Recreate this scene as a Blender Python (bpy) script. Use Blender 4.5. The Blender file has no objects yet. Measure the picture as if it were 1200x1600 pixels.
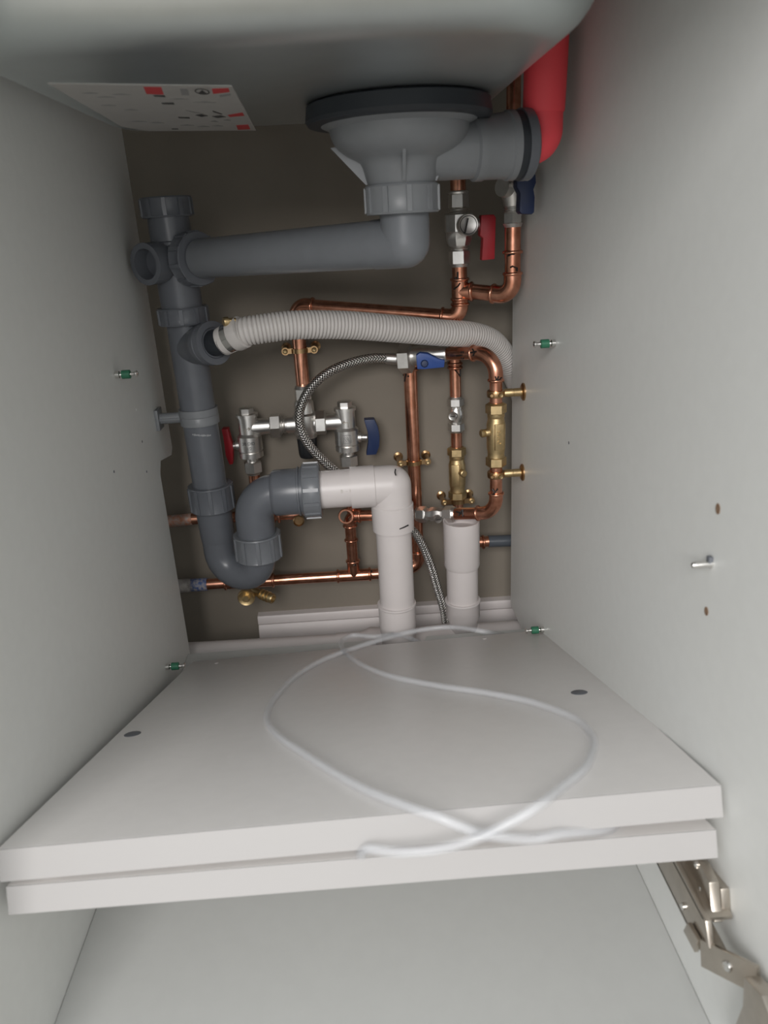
import bpy, bmesh, math, random
from mathutils import Vector, Matrix

random.seed(7)
scene = bpy.context.scene
col = scene.collection
PI = math.pi

# ------------------------------------------------------------------ camera
FPX = 1180.17
PITCH, YAW, ROLL = 0.3612, 0.0329, -0.0573
CAM = Vector((0.2471, -0.4043, 0.5276))
fw = Vector((math.sin(YAW) * math.cos(PITCH), math.cos(YAW) * math.cos(PITCH), -math.sin(PITCH)))
rt0 = fw.cross(Vector((0, 0, 1))).normalized()
up0 = rt0.cross(fw)
rt = rt0 * math.cos(ROLL) + up0 * math.sin(ROLL)
up = -rt0 * math.sin(ROLL) + up0 * math.cos(ROLL)
cd = bpy.data.cameras.new('camera')
cam = bpy.data.objects.new('camera', cd)
col.objects.link(cam)
M4 = Matrix((rt, up, -fw)).transposed().to_4x4()
M4.translation = CAM
cam.matrix_world = M4
cd.sensor_fit = 'VERTICAL'
cd.sensor_height = 36.0
cd.lens = FPX / 1600 * 36.0
cd.clip_start = 0.01
cd.dof.use_dof = True
cd.dof.focus_distance = 0.9
cd.dof.aperture_fstop = 9.0
scene.camera = cam

# ------------------------------------------------------------------ world, lights, exposure
wd = bpy.data.worlds.new('room_light')
scene.world = wd
wd.use_nodes = True
bg = wd.node_tree.nodes['Background']
bg.inputs[0].default_value = (0.95, 0.985, 1.0, 1)
bg.inputs[1].default_value = 0.78


def area(name, loc, target, size, power, color):
    ld = bpy.data.lights.new(name, 'AREA')
    ld.shape = 'RECTANGLE'
    ld.size, ld.size_y = size
    ld.energy = power
    ld.color = color
    o = bpy.data.objects.new(name, ld)
    col.objects.link(o)
    o.location = loc
    o.rotation_euler = (Vector(target) - Vector(loc)).to_track_quat('-Z', 'Y').to_euler()
    return o


area('kitchen_window_light', (-0.22, -2.4, 1.42), (0.24, 0.3, 0.2), (1.1, 1.1), 59, (1.0, 0.97, 0.95))
scene.view_settings.view_transform = 'Standard'
scene.view_settings.look = 'None'
scene.view_settings.gamma = 1.0
scene.view_settings.use_curve_mapping = False
scene.view_settings.exposure = 0.1


# ------------------------------------------------------------------ pixel <-> place helpers
def ray(px, py):
    return fw + rt * ((px - 600) / FPX) - up * ((py - 800) / FPX)


def P(px, py, Y):
    d = ray(px, py)
    return CAM + d * ((Y - CAM.y) / d.y)


def PX(px, py, X):
    d = ray(px, py)
    return CAM + d * ((X - CAM.x) / d.x)


def PZ(px, py, Z):
    d = ray(px, py)
    return CAM + d * ((Z - CAM.z) / d.z)


def Pplane(px, py, o, n):
    d = ray(px, py)
    return CAM + d * ((o - CAM).dot(n) / d.dot(n))


# ------------------------------------------------------------------ materials
def mat(name, color, rough=0.5, metal=0.0, noise=0.0, nscale=40.0, bump=0.0, bscale=300.0, ior=1.45,
        trans=0.0, aniso=None, var=None, spec=0.5):
    m = bpy.data.materials.new(name)
    m.use_nodes = True
    nt = m.node_tree
    b = nt.nodes['Principled BSDF']
    b.inputs['Base Color'].default_value = (*color, 1)
    b.inputs['Roughness'].default_value = rough
    b.inputs['Metallic'].default_value = metal
    b.inputs['IOR'].default_value = ior
    b.inputs['Specular IOR Level'].default_value = spec
    b.inputs['Transmission Weight'].default_value = trans
    tc = nt.nodes.new('ShaderNodeTexCoord')
    if noise > 0:
        n = nt.nodes.new('ShaderNodeTexNoise')
        n.inputs['Scale'].default_value = nscale
        n.inputs['Detail'].default_value = 4
        nt.links.new(tc.outputs['Object'], n.inputs['Vector'])
        r = nt.nodes.new('ShaderNodeValToRGB')
        r.color_ramp.elements[0].position = 0.35
        r.color_ramp.elements[1].position = 0.65
        v = var or tuple(c * (1 - noise) for c in color)
        r.color_ramp.elements[0].color = (*v, 1)
        r.color_ramp.elements[1].color = (*color, 1)
        nt.links.new(n.outputs['Fac'], r.inputs['Fac'])
        nt.links.new(r.outputs['Color'], b.inputs['Base Color'])
    if bump > 0:
        n2 = nt.nodes.new('ShaderNodeTexNoise')
        n2.inputs['Scale'].default_value = bscale
        n2.inputs['Detail'].default_value = 3
        nt.links.new(tc.outputs['Object'], n2.inputs['Vector'])
        bp = nt.nodes.new('ShaderNodeBump')
        bp.inputs['Strength'].default_value = bump
        bp.inputs['Distance'].default_value = 0.001
        nt.links.new(n2.outputs['Fac'], bp.inputs['Height'])
        nt.links.new(bp.outputs['Normal'], b.inputs['Normal'])
    return m


M = {}
M['panel'] = mat('light_grey_melamine', (0.79, 0.80, 0.78), 0.42, noise=0.02, nscale=90, bump=0.03, bscale=500)
M['shelf'] = mat('grey_shelf_melamine', (0.80, 0.78, 0.765), 0.38, noise=0.02, nscale=80, bump=0.03, bscale=500)
M['base_shaded'] = mat('shaded_base_melamine', (0.50, 0.508, 0.495), 0.45, noise=0.02, nscale=80)  # same melamine as the sides, darkened: shade over the base put into the colour
M['edging'] = mat('white_edging', (0.44, 0.43, 0.426), 0.4)
M['wall'] = mat('taupe_plaster', (0.23, 0.202, 0.166), 0.85, noise=0.1, nscale=9, bump=0.15, bscale=160)
M['floor'] = mat('room_floor', (0.36, 0.33, 0.29), 0.5, noise=0.15, nscale=14)
M['steel_sink'] = mat('satin_sink_steel', (0.57, 0.61, 0.61), 0.36, 1.0, noise=0.05, nscale=30)
M['grey'] = mat('grey_waste_plastic', (0.122, 0.131, 0.148), 0.29, noise=0.06, nscale=60, bump=0.02)
M['grey_light'] = mat('light_grey_waste_plastic', (0.2, 0.21, 0.222), 0.36, noise=0.05, nscale=60, bump=0.02)
M['grey_mid'] = mat('mid_grey_waste_plastic', (0.16, 0.17, 0.185), 0.3, noise=0.05, nscale=60, bump=0.02)
M['rubber'] = mat('black_rubber', (0.022, 0.026, 0.032), 0.5)
M['white'] = mat('white_pvc', (0.61, 0.57, 0.56), 0.36, noise=0.03, nscale=25)
M['white_trim'] = mat('white_trim_paint', (0.68, 0.63, 0.62), 0.45, noise=0.05, nscale=20)
M['hose'] = mat('light_grey_hose', (0.57, 0.545, 0.525), 0.45)
M['copper'] = mat('copper', (0.80, 0.40, 0.275), 0.26, 1.0, noise=0.35, nscale=70, var=(0.55, 0.24, 0.15), bump=0.04, bscale=120)
M['brass'] = mat('brass', (0.66, 0.50, 0.27), 0.44, 1.0, noise=0.25, nscale=120, bump=0.08, bscale=700)
M['gilt'] = mat('bronze_clip', (0.55, 0.36, 0.19), 0.3, 1.0, noise=0.25, nscale=120)
M['chrome'] = mat('nickel_plate', (0.78, 0.765, 0.74), 0.36, 1.0, noise=0.08, nscale=140, bump=0.05, bscale=600)
M['steel'] = mat('bright_steel', (0.75, 0.74, 0.72), 0.2, 1.0)
M['hinge'] = mat('hinge_nickel', (0.56, 0.51, 0.45), 0.3, 1.0, noise=0.1, nscale=90)
M['black'] = mat('black_plastic', (0.012, 0.013, 0.015), 0.45)
M['ink'] = mat('black_marker', (0.01, 0.009, 0.009), 0.5)
M['red'] = mat('red_plastic', (0.42, 0.02, 0.03), 0.42)
M['redfoam'] = mat('red_foam_insulation', (0.90, 0.085, 0.105), 0.62, bump=0.08, bscale=400)
M['blue'] = mat('blue_plastic', (0.014, 0.028, 0.085), 0.42)
M['bluebright'] = mat('bright_blue_lever', (0.025, 0.07, 0.27), 0.4)
M['green'] = mat('green_plastic', (0.03, 0.15, 0.085), 0.4)
M['paper'] = mat('label_paper', (0.40, 0.39, 0.375), 0.45, noise=0.05, nscale=60)
M['printred'] = mat('print_red', (0.5, 0.045, 0.05), 0.5)
M['printgrey'] = mat('print_grey', (0.25, 0.25, 0.25), 0.5)
M['printblack'] = mat('print_black', (0.05, 0.05, 0.05), 0.5)
M['hole'] = mat('bare_chipboard', (0.30, 0.19, 0.12), 0.9, noise=0.4, nscale=600)
M['disc'] = mat('grey_cam_cover', (0.16, 0.17, 0.19), 0.5, 0.2)
M['dusty'] = mat('dusty_lagged_pipe', (0.45, 0.42, 0.40), 0.8, noise=0.35, nscale=140)
M['dustycu'] = mat('dust_speckled_copper', (0.52, 0.44, 0.4), 0.55, 0.45, noise=0.6, nscale=220, var=(0.55, 0.25, 0.16))
M['bluepaint'] = mat('blue_paint', (0.05, 0.1, 0.28), 0.6, noise=0.7, nscale=240, var=(0.36, 0.34, 0.34))
M['darkpipe'] = mat('dark_sleeve', (0.07, 0.08, 0.095), 0.3)
M['chalk'] = mat('faint_print', (0.3, 0.31, 0.32), 0.6)
M['stamp'] = mat('faint_stamp', (0.55, 0.52, 0.49), 0.6)


def braid_material():
    m = mat('steel_braid', (0.72, 0.70, 0.67), 0.3, 1.0)
    nt = m.node_tree
    b = nt.nodes['Principled BSDF']
    uv = nt.nodes.new('ShaderNodeUVMap')
    sep = nt.nodes.new('ShaderNodeSeparateXYZ')
    nt.links.new(uv.outputs['UV'], sep.inputs[0])
    outs = []
    for sgn in (1, -1):
        a = nt.nodes.new('ShaderNodeMath'); a.operation = 'MULTIPLY'; a.inputs[1].default_value = 8 * sgn
        nt.links.new(sep.outputs['Y'], a.inputs[0])
        c = nt.nodes.new('ShaderNodeMath'); c.operation = 'MULTIPLY'; c.inputs[1].default_value = 260
        nt.links.new(sep.outputs['X'], c.inputs[0])
        d = nt.nodes.new('ShaderNodeMath'); d.operation = 'ADD'
        nt.links.new(a.outputs[0], d.inputs[0]); nt.links.new(c.outputs[0], d.inputs[1])
        e = nt.nodes.new('ShaderNodeMath'); e.operation = 'MULTIPLY'; e.inputs[1].default_value = 2 * PI
        nt.links.new(d.outputs[0], e.inputs[0])
        s = nt.nodes.new('ShaderNodeMath'); s.operation = 'SINE'
        nt.links.new(e.outputs[0], s.inputs[0])
        outs.append(s)
    mx = nt.nodes.new('ShaderNodeMath'); mx.operation = 'MAXIMUM'
    nt.links.new(outs[0].outputs[0], mx.inputs[0]); nt.links.new(outs[1].outputs[0], mx.inputs[1])
    bp = nt.nodes.new('ShaderNodeBump'); bp.inputs['Strength'].default_value = 0.9; bp.inputs['Distance'].default_value = 0.0008
    nt.links.new(mx.outputs[0], bp.inputs['Height'])
    nt.links.new(bp.outputs['Normal'], b.inputs['Normal'])
    r = nt.nodes.new('ShaderNodeValToRGB')
    r.color_ramp.elements[0].position = 0.0; r.color_ramp.elements[0].color = (0.12, 0.11, 0.105, 1)
    r.color_ramp.elements[1].position = 0.75; r.color_ramp.elements[1].color = (0.85, 0.83, 0.8, 1)
    nt.links.new(mx.outputs[0], r.inputs['Fac'])
    nt.links.new(r.outputs['Color'], b.inputs['Base Color'])
    return m


M['braid'] = braid_material()


def clear_material():
    m = bpy.data.materials.new('clear_tubing')
    m.use_nodes = True
    b = m.node_tree.nodes['Principled BSDF']
    b.inputs['Base Color'].default_value = (0.86, 0.88, 0.92, 1)
    b.inputs['Roughness'].default_value = 0.15
    b.inputs['Alpha'].default_value = 0.16
    return m


M['clear'] = clear_material()


# ------------------------------------------------------------------ mesh helpers
def frame(d):
    d = d.normalized()
    a = Vector((0, 0, 1)) if abs(d.z) < 0.9 else Vector((0, 1, 0))
    u = d.cross(a).normalized()
    return u, d.cross(u).normalized()


def rings(bm, centers, us, vs, rads, n, cap0=True, cap1=True, uvl=None, lens=None, phase=0.0):
    R = []
    for c, u, v, r in zip(centers, us, vs, rads):
        R.append([bm.verts.new(c + (u * math.cos(2 * PI * k / n + phase) + v * math.sin(2 * PI * k / n + phase)) * r) for k in range(n)])
    for i in range(len(R) - 1):
        for k in range(n):
            k2 = (k + 1) % n
            f = bm.faces.new((R[i][k], R[i][k2], R[i + 1][k2], R[i + 1][k]))
            if uvl is not None:
                q = [(lens[i], k / n), (lens[i], (k + 1) / n), (lens[i + 1], (k + 1) / n), (lens[i + 1], k / n)]
                for l, t in zip(f.loops, q):
                    l[uvl].uv = t
    if cap0:
        bm.faces.new(list(reversed(R[0])))
    if cap1:
        bm.faces.new(R[-1])
    return R


def tube(bm, pts, r, n=16, cap0=True, cap1=True, uv=False):
    pts = [Vector(p) for p in pts]
    m = len(pts)
    rads = r if isinstance(r, (list, tuple)) else [r] * m
    T = []
    for i in range(m):
        if i == 0: t = pts[1] - pts[0]
        elif i == m - 1: t = pts[-1] - pts[-2]
        else: t = (pts[i + 1] - pts[i]).normalized() + (pts[i] - pts[i - 1]).normalized()
        T.append(t.normalized())
    u, v = frame(T[0])
    us, vs, L = [u], [v], [0.0]
    for i in range(1, m):
        q = T[i - 1].rotation_difference(T[i])
        u = q @ us[-1]
        u = (u - T[i] * u.dot(T[i])).normalized()
        us.append(u); vs.append(T[i].cross(u).normalized())
        L.append(L[-1] + (pts[i] - pts[i - 1]).length)
    uvl = (bm.loops.layers.uv.get('UVMap') or bm.loops.layers.uv.new('UVMap')) if uv else None
    rings(bm, pts, us, vs, rads, n, cap0, cap1, uvl, L)


def lathe(bm, p0, axis, prof, n=32, cap0=True, cap1=True, phase=0.0):
    p0 = Vector(p0)
    d = Vector(axis).normalized()
    u, v = frame(d)
    k = len(prof)
    rings(bm, [p0 + d * a for a, _ in prof], [u] * k, [v] * k, [max(r, 1e-5) for _, r in prof], n, cap0, cap1, phase=phase)


def lathe2(bm, p0, p1, prof, n=32, **kw):
    """profile distances are fractions of p0->p1"""
    p0, p1 = Vector(p0), Vector(p1)
    L = (p1 - p0).length
    lathe(bm, p0, p1 - p0, [(a * L, r) for a, r in prof], n, **kw)


def box(bm, c, ax, ay, az):
    """centre and three half-axis vectors"""
    c, ax, ay, az = Vector(c), Vector(ax), Vector(ay), Vector(az)
    if ax.cross(ay).dot(az) < 0:
        az = -az
    vs = [bm.verts.new(c + ax * i + ay * j + az * k) for i in (-1, 1) for j in (-1, 1) for k in (-1, 1)]
    for f in ((0, 1, 3, 2), (4, 6, 7, 5), (0, 4, 5, 1), (2, 3, 7, 6), (0, 2, 6, 4), (1, 5, 7, 3)):
        bm.faces.new([vs[i] for i in f])


def abox(bm, x0, x1, y0, y1, z0, z1):
    box(bm, ((x0 + x1) / 2, (y0 + y1) / 2, (z0 + z1) / 2), ((x1 - x0) / 2, 0, 0), (0, (y1 - y0) / 2, 0), (0, 0, (z1 - z0) / 2))


def prism(bm, poly, ext):
    """polygon (3-D points) extruded by vector ext"""
    ext = Vector(ext)
    a = [bm.verts.new(Vector(p)) for p in poly]
    b = [bm.verts.new(Vector(p) + ext) for p in poly]
    n = len(a)
    f0 = bm.faces.new(a)
    f1 = bm.faces.new(list(reversed(b)))
    for i in range(n):
        bm.faces.new((a[i], b[i], b[(i + 1) % n], a[(i + 1) % n]))
    bmesh.ops.recalc_face_normals(bm, faces=bm.faces[:])


def smooth_path(pts, k=8):
    pts = [Vector(p) for p in pts]
    out = []
    n = len(pts)
    for i in range(n - 1):
        p0, p1, p2, p3 = pts[max(i - 1, 0)], pts[i], pts[i + 1], pts[min(i + 2, n - 1)]
        for j in range(k):
            t = j / k
            out.append(0.5 * ((2 * p1) + (p2 - p0) * t + (2 * p0 - 5 * p1 + 4 * p2 - p3) * t * t + (3 * p1 - p0 - 3 * p2 + p3) * t ** 3))
    out.append(pts[-1])
    return out


def resample(pts, step):
    out = [pts[0].copy()]
    acc = 0.0
    for a, b in zip(pts, pts[1:]):
        L = (b - a).length
        while acc + L >= step:
            t = (step - acc) / L
            a = a + (b - a) * t
            out.append(a.copy())
            L = (b - a).length
            acc = 0.0
        acc += L
    return out


def arc(a, c, b, R, seg=8):
    """fillet a-c-b with radius R; returns arc points"""
    a, c, b = Vector(a), Vector(c), Vector(b)
    d1 = (a - c).normalized(); d2 = (b - c).normalized()
    ang = d1.angle(d2)
    L = R / math.tan(ang / 2)
    L = min(L, (a - c).length * 0.98, (b - c).length * 0.98)
    R = L * math.tan(ang / 2)
    cen = c + (d1 + d2).normalized() * (R / math.sin(ang / 2))
    s = c + d1 * L - cen
    e = c + d2 * L - cen
    tot = s.angle(e)
    axis = s.cross(e).normalized()
    return [cen + Matrix.Rotation(tot * i / seg, 3, axis) @ s for i in range(seg + 1)]


def joint(bm, a, c, b, r, n=40):
    """tight plastic elbow: two cylinders meeting at a ball"""
    a, c, b = Vector(a), Vector(c), Vector(b)
    tube(bm, [a, c], r, n, cap1=False)
    tube(bm, [c, b], r, n, cap0=False)
    bmesh.ops.create_uvsphere(bm, u_segments=n, v_segments=n // 2, radius=r * 0.999, matrix=Matrix.Translation(c))


ORIG = {}


def obj(name, bm, m, parent=None, sharp=38, bevel=0.0):
    bmesh.ops.recalc_face_normals(bm, faces=bm.faces[:])
    if bevel > 0:
        es = [e for e in bm.edges if len(e.link_faces) == 2 and e.calc_face_angle(0) > math.radians(50)]
        bmesh.ops.bevel(bm, geom=es, offset=bevel, segments=2, profile=0.6, affect='EDGES', clamp_overlap=True)
    org = ORIG.get(parent.name, Vector()) if parent else Vector()
    for v in bm.verts:
        v.co -= org
    for f in bm.faces:
        f.smooth = True
    lim = math.radians(sharp)
    for e in bm.edges:
        e.smooth = not (len(e.link_faces) == 2 and e.calc_face_angle(0) > lim)
    me = bpy.data.meshes.new(name)
    bm.to_mesh(me); bm.free()
    ms = m if isinstance(m, (list, tuple)) else [m]
    for k in ms:
        me.materials.append(M[k])
    o = bpy.data.objects.new(name, me)
    col.objects.link(o)
    if parent:
        o.parent = parent
        ORIG[o.name] = org
    return o


def thing(name, label, cat, loc=(0, 0, 0), group=None):
    o = bpy.data.objects.new(name, None)
    o.empty_display_size = 0.02
    col.objects.link(o)
    o.location = loc
    o['label'] = label; o['category'] = cat
    if group: o['group'] = group
    ORIG[o.name] = Vector(loc)
    return o


def struct(name, bm, m):
    o = obj(name, bm, m); o['kind'] = 'structure'
    return o


def B():
    return bmesh.new()


def part_label(o, t):
    o['label'] = t
    return o


W = 0.464
YF = -0.105
YB = 0.598
YWALL = 0.675
ZFL = -0.115

# ------------------------------------------------------------------ setting
bm = B(); abox(bm, -1.6, 2.1, YWALL, YWALL + 0.1, ZFL, 2.4); struct('wall_back', bm, 'wall')
bm = B(); abox(bm, -1.6, 2.1, -2.2, YWALL, ZFL - 0.05, ZFL); struct('floor', bm, 'floor')
bm = B(); abox(bm, -1.6, 2.1, -0.13, YWALL, 0.83, 0.868); struct('trim_1', bm, 'panel')      # worktop closing the cabinet top
bm = B(); abox(bm, -1.6, -0.022, -0.125, -0.107, 0.0, 0.82); struct('trim_2', bm, 'panel')     # neighbouring fronts
bm = B(); abox(bm, W + 0.04, 2.1, -0.125, -0.107, 0.0, 0.82); struct('trim_3', bm, 'panel')
bm = B(); abox(bm, -1.6, 2.1, -0.03, -0.012, ZFL, -0.02); struct('trim_4', bm, 'panel')        # plinth
# skirting on the wall behind the pipes: a ledge over a coved face
sk0 = P(402, 955, YWALL - 0.01)
prof = [(0, 0), (0.014, 0), (0.016, -0.003), (0.016, -0.013), (0.013, -0.016), (0.017, -0.022), (0.019, -0.034), (0.019, -0.052), (0.016, -0.07), (0, -0.07)]
bm = B()
zt = -0.036
prism(bm, [(sk0.x, YWALL - a, zt + b) for a, b in prof], (0.75, 0, -0.006))
struct('baseboard_back', bm, 'white_trim')

# ------------------------------------------------------------------ cabinet carcass
cab = thing('kitchen_cabinet', 'pale grey melamine sink cabinet carcass standing open around the pipework', 'cabinet', (W / 2, 0.2, -0.018))
bm = B()
# left side panel with service cut-out along the lower back edge
e1 = PX(268.8, 699, 0); e2 = PX(254, 722, 0); e3 = PX(253, 741, 0)
YN = 0.512
poly = [(0, YF, -0.018), (0, YF, 0.828), (0, 0.592, 0.828), (0, 0.592, e1.z), (0, 0.583, e1.z - 0.008), (0, YN + 0.012, e2.z + 0.004), (0, YN + 0.002, e2.z - 0.008), (0, YN, e3.z), (0, YN, -0.018)]
prism(bm, poly, (-0.018, 0, 0))
lp = obj('side_panel', bm, 'panel', cab, 30)
bm = B()
poly = [(W, YF, -0.018), (W, YF, 0.828), (W, 0.606, 0.828), (W, 0.606, -0.018)]
prism(bm, poly, (0.018, 0, 0))
rp = obj('side_panel', bm, 'panel', cab, 30)
bm = B()
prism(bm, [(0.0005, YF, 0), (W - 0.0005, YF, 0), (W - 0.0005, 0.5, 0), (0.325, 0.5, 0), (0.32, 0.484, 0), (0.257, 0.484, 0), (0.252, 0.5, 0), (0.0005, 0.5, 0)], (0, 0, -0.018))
obj('base_panel', bm, 'base_shaded', cab)
bm = B(); abox(bm, 0.0005, W - 0.0005, YF, YF + 0.018, 0.66, 0.828); obj('added_shade_rail', bm, 'edging', cab)  # added rail above the view, blocks light to darken the upper right side


def panel_hole(px, py, X, rad, m, parent, name='drill_hole', tall=1.0):
    p = PX(px, py, X)
    s = 1 if X < 0.2 else -1
    bm = B()
    n = 14
    ring0 = [(X + s * 0.0003, p.y + rad * math.cos(2 * PI * k / n), p.z + rad * tall * math.sin(2 * PI * k / n)) for k in range(n)]
    prism(bm, ring0, (-s * 0.0006, 0, 0))
    return obj(name, bm, m, parent)


panel_hole(1122, 795, W, 0.0028, 'hole', rp, tall=1.25)
panel_hole(1104, 955, W, 0.0026, 'hole', rp, tall=1.15)
panel_hole(889, 692, W, 0.0016, 'disc', rp, 'pin_mark')
for q in ((178, 737), (222, 690), (229, 737), (213, 640)):
    panel_hole(q[0], q[1], 0.0, 0.0015, 'panel' if q[1] == 640 else 'disc', lp, 'pin_mark')

# ------------------------------------------------------------------ open door (edge of it only just out of the frame)
bm = B(); abox(bm, W + 0.02, W + 0.038, -0.58, -0.128, 0.003, 0.80)
obj('door', bm, 'panel', cab, bevel=0.001)

# ------------------------------------------------------------------ the two loose shelf boards


def board(FL, FR, BM, thick, inset, name, label):
    FL, FR, BM = Vector(FL), Vector(FR), Vector(BM)
    ex = (FR - FL)
    L = ex.length
    ex.normalize()
    mid = (FL + FR) / 2
    ey = BM - mid
    ey = ey - ex * ey.dot(ex)
    D = ey.length
    ey.normalize()
    ez = ex.cross(ey).normalized()
    t = thing(name, label, 'shelf', mid, 'loose shelf boards')
    bm = B()
    box(bm, mid + ey * (D / 2) - ez * (thick / 2), ex * (L / 2), ey * (D / 2), ez * (thick / 2))
    o = obj('board', bm, 'shelf', t, bevel=0.0006)
    bm = B()
    box(bm, mid - ey * 0.0004 - ez * (thick / 2), ex * (L / 2), ey * 0.0005, ez * (thick / 2 - 0.0002))
    obj('edge_band', bm, 'edging', t)
    return t, mid, ex, ey, ez


up_t, uo, ux, uy, uz = board((0.0040, -0.021, 0.1740), (0.4605, -0.032, 0.1890), (0.232, 0.438, 0.0285), 0.0210, 0, 'shelf_board',
                             'upper loose grey shelf board, tilted, clear tubing coiled on it')
lo_t, lo_o, lx, ly, lz = board((0.007, -0.0270, 0.1498), (0.4585, -0.0365, 0.1577), (0.232, 0.352, 0.0205), 0.0185, 0, 'shelf_board',
                               'lower loose grey shelf board, wedged under the tilted one')


def on_board(px, py, h=0.0):
    return Pplane(px, py, uo + uz * h, uz)


for q in ((207, 1147), (905, 1082)):
    c = on_board(*q)
    bm = B()
    lathe(bm, c - uz * 0.002, uz, [(0, 0.0075), (0.0022, 0.0075), (0.0025, 0.0068)], 28)
    part_label(obj('cam_cover', bm, 'disc', up_t), 'flat dark grey round cam cover')
for q in ((338, 1036), (757, 998)):
    c = on_board(*q)
    bm = B()
    lathe(bm, c - uz * 0.001, uz, [(0, 0.0025), (0.0013, 0.0025), (0.0015, 0.0018)], 14)
    part_label(obj('screw_cap', bm, 'white', up_t), 'tiny white screw cap')

# ------------------------------------------------------------------ shelf pins


def shelf_pin(px, py, X, sgn, label, p=None):
    p = p or PX(px, py, X)
    t = thing('shelf_pin', label, 'shelf pin', p, 'green sleeved shelf pins')
    d = Vector((sgn, 0, 0))
    bm = B(); lathe(bm, p - d * 0.004, d, [(0, 0.0022), (0.0042, 0.0022), (0.0045, 0.0038), (0.0085, 0.0038), (0.009, 0.0024), (0.0098, 0.002), (0.024, 0.002)], 18)
    obj('pin_shaft', bm, 'steel', t)
    bm = B(); lathe(bm, p, d, [(0.0068, 0.003), (0.0072, 0.0046), (0.0155, 0.0046), (0.016, 0.0035)], 18)
    obj('sleeve', bm, 'green', t)
    bm = B(); lathe(bm, p, d, [(0.0205, 0.002), (0.021, 0.0034), (0.0228, 0.0034), (0.0236, 0.0022), (0.024, 0.0005)], 18)
    obj('pin_head', bm, 'steel', t)
    return t


shelf_pin(180, 586, 0.0, 1, 'green sleeved metal shelf pin high on the left cabinet side')
shelf_pin(868, 536, W, -1, 'green sleeved metal shelf pin high on the right cabinet side')
pl = PX(259, 1042, 0.0); pr = PX(850, 987, W); pr.z = 0.0495
shelf_pin(0, 0, 0, 1, 'green sleeved metal shelf pin at back left corner of the boards', pl)
shelf_pin(0, 0, 0, -1, 'green sleeved metal shelf pin at back right corner of the boards', pr)

p = PX(1112, 881, W)
t = thing('shelf_peg', 'bent steel shelf peg between two drill holes in right cabinet side', 'shelf peg', p)
bm = B()
lathe(bm, p + Vector((0.003, 0, 0)), (-1, 0, 0), [(0, 0.0028), (0.0045, 0.0028), (0.005, 0.0024), (0.013, 0.0024), (0.0155, 0.0016), (0.016, 0.0005)], 16)
obj('peg_shaft', bm, 'steel', t)
bm = B()
box(bm, p + Vector((-0.0015, 0.0, 0.003)), (0.0014, 0, 0), (0, 0.002, 0), (0, 0, 0.0022))
obj('peg_tab', bm, 'disc', t, bevel=0.0005)

# ------------------------------------------------------------------ concealed hinge on the right side
X1 = W
bm = B()     # long arm: a channel standing off the panel
xa = W - 0.02
prism(bm, [(xa, 0.035, 0.084), (xa, -0.040, 0.083), (xa, -0.055, 0.084), (xa, -0.067, 0.088), (xa, -0.072, 0.098), (xa, -0.064, 0.112), (xa, -0.03, 0.114), (xa, 0.035, 0.112)], (0.004, 0, 0))
prism(bm, [(xa, 0.035, 0.084), (xa, -0.066, 0.084), (xa, -0.066, 0.087), (xa, 0.035, 0.087)], (0.016, 0, 0))
prism(bm, [(xa, 0.035, 0.109), (xa, -0.062, 0.109), (xa, -0.062, 0.112), (xa, 0.035, 0.112)], (0.0185, 0, 0))
hg = part_label(obj('hinge', bm, 'hinge', cab, bevel=0.0008), 'nickel plated concealed door hinge')
bm = B()     # mounting plate on the panel
prism(bm, [(X1, 0.03, 0.112), (X1, -0.030, 0.118), (X1, -0.052, 0.124), (X1, -0.058, 0.108), (X1, -0.045, 0.092), (X1, 0.03, 0.086)], (-0.006, 0, 0))
obj('mounting_plate', bm, 'hinge', hg, bevel=0.0012)
bm = B()     # cam lever standing over the plate
prism(bm, [(W - 0.006, -0.015, 0.118), (W - 0.006, -0.036, 0.130), (W - 0.006, -0.050, 0.128), (W - 0.006, -0.056, 0.114), (W - 0.006, -0.062, 0.108), (W - 0.006, -0.059, 0.104), (W - 0.006, -0.05, 0.110), (W - 0.006, -0.02, 0.108)], (-0.007, 0, 0))
obj('release_lever', bm, 'hinge', hg, bevel=0.0016)
for (xx, yy, zz, dr, rr) in ((W - 0.011, -0.018, 0.1118, (0, 0, 1), 0.0018), (W - 0.012, -0.040, 0.1118, (0, 0, 1), 0.0018), (xa + 0.001, -0.036, 0.094, (-1, 0, 0), 0.0024), (W - 0.013, -0.006, 0.1290, (-0.3, 0, 1), 0.0036), (W - 0.013, -0.034, 0.1260, (-0.3, 0, 1), 0.0018)):
    bm = B(); lathe(bm, (xx, yy, zz - 0.001), dr, [(0, rr), (0.0022, rr), (0.0030, rr * 0.7), (0.0028, rr * 0.2)], 16)
    obj('rivet', bm, 'steel', hg)
bm = B()     # side ear
prism(bm, [(xa - 0.0005, -0.045, 0.082), (xa - 0.0005, -0.049, 0.094), (xa - 0.0005, -0.064, 0.096), (xa - 0.0005, -0.062, 0.083)], (-0.003, 0, 0))
obj('arm_ear', bm, 'hinge', hg, bevel=0.0006)
bm = B()     # linking strap to the cup
a = Vector((xa - 0.001, -0.066, 0.088)); b_ = Vector((W - 0.004, -0.100, 0.105))
dd = (b_ - a)
box(bm, (a + b_) / 2, dd / 2, Vector((0, 0.3, 1)).normalized() * 0.009, dd.cross(Vector((0, 0.3, 1))).normalized() * 0.0014)
obj('link_strap', bm, 'hinge', hg, bevel=0.0006)
bm = B(); lathe(bm, (a + b_) / 2 + Vector((0.002, 0.001, 0)), dd.cross(Vector((0, 0.3, 1))).normalized() * (1 if dd.cross(Vector((0, 0.3, 1))).y < 0 else -1), [(0, 0.0035), (0.004, 0.0035), (0.005, 0.0028), (0.0046, 0.0005)], 16)
obj('link_rivet', bm, 'steel', hg)
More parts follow.
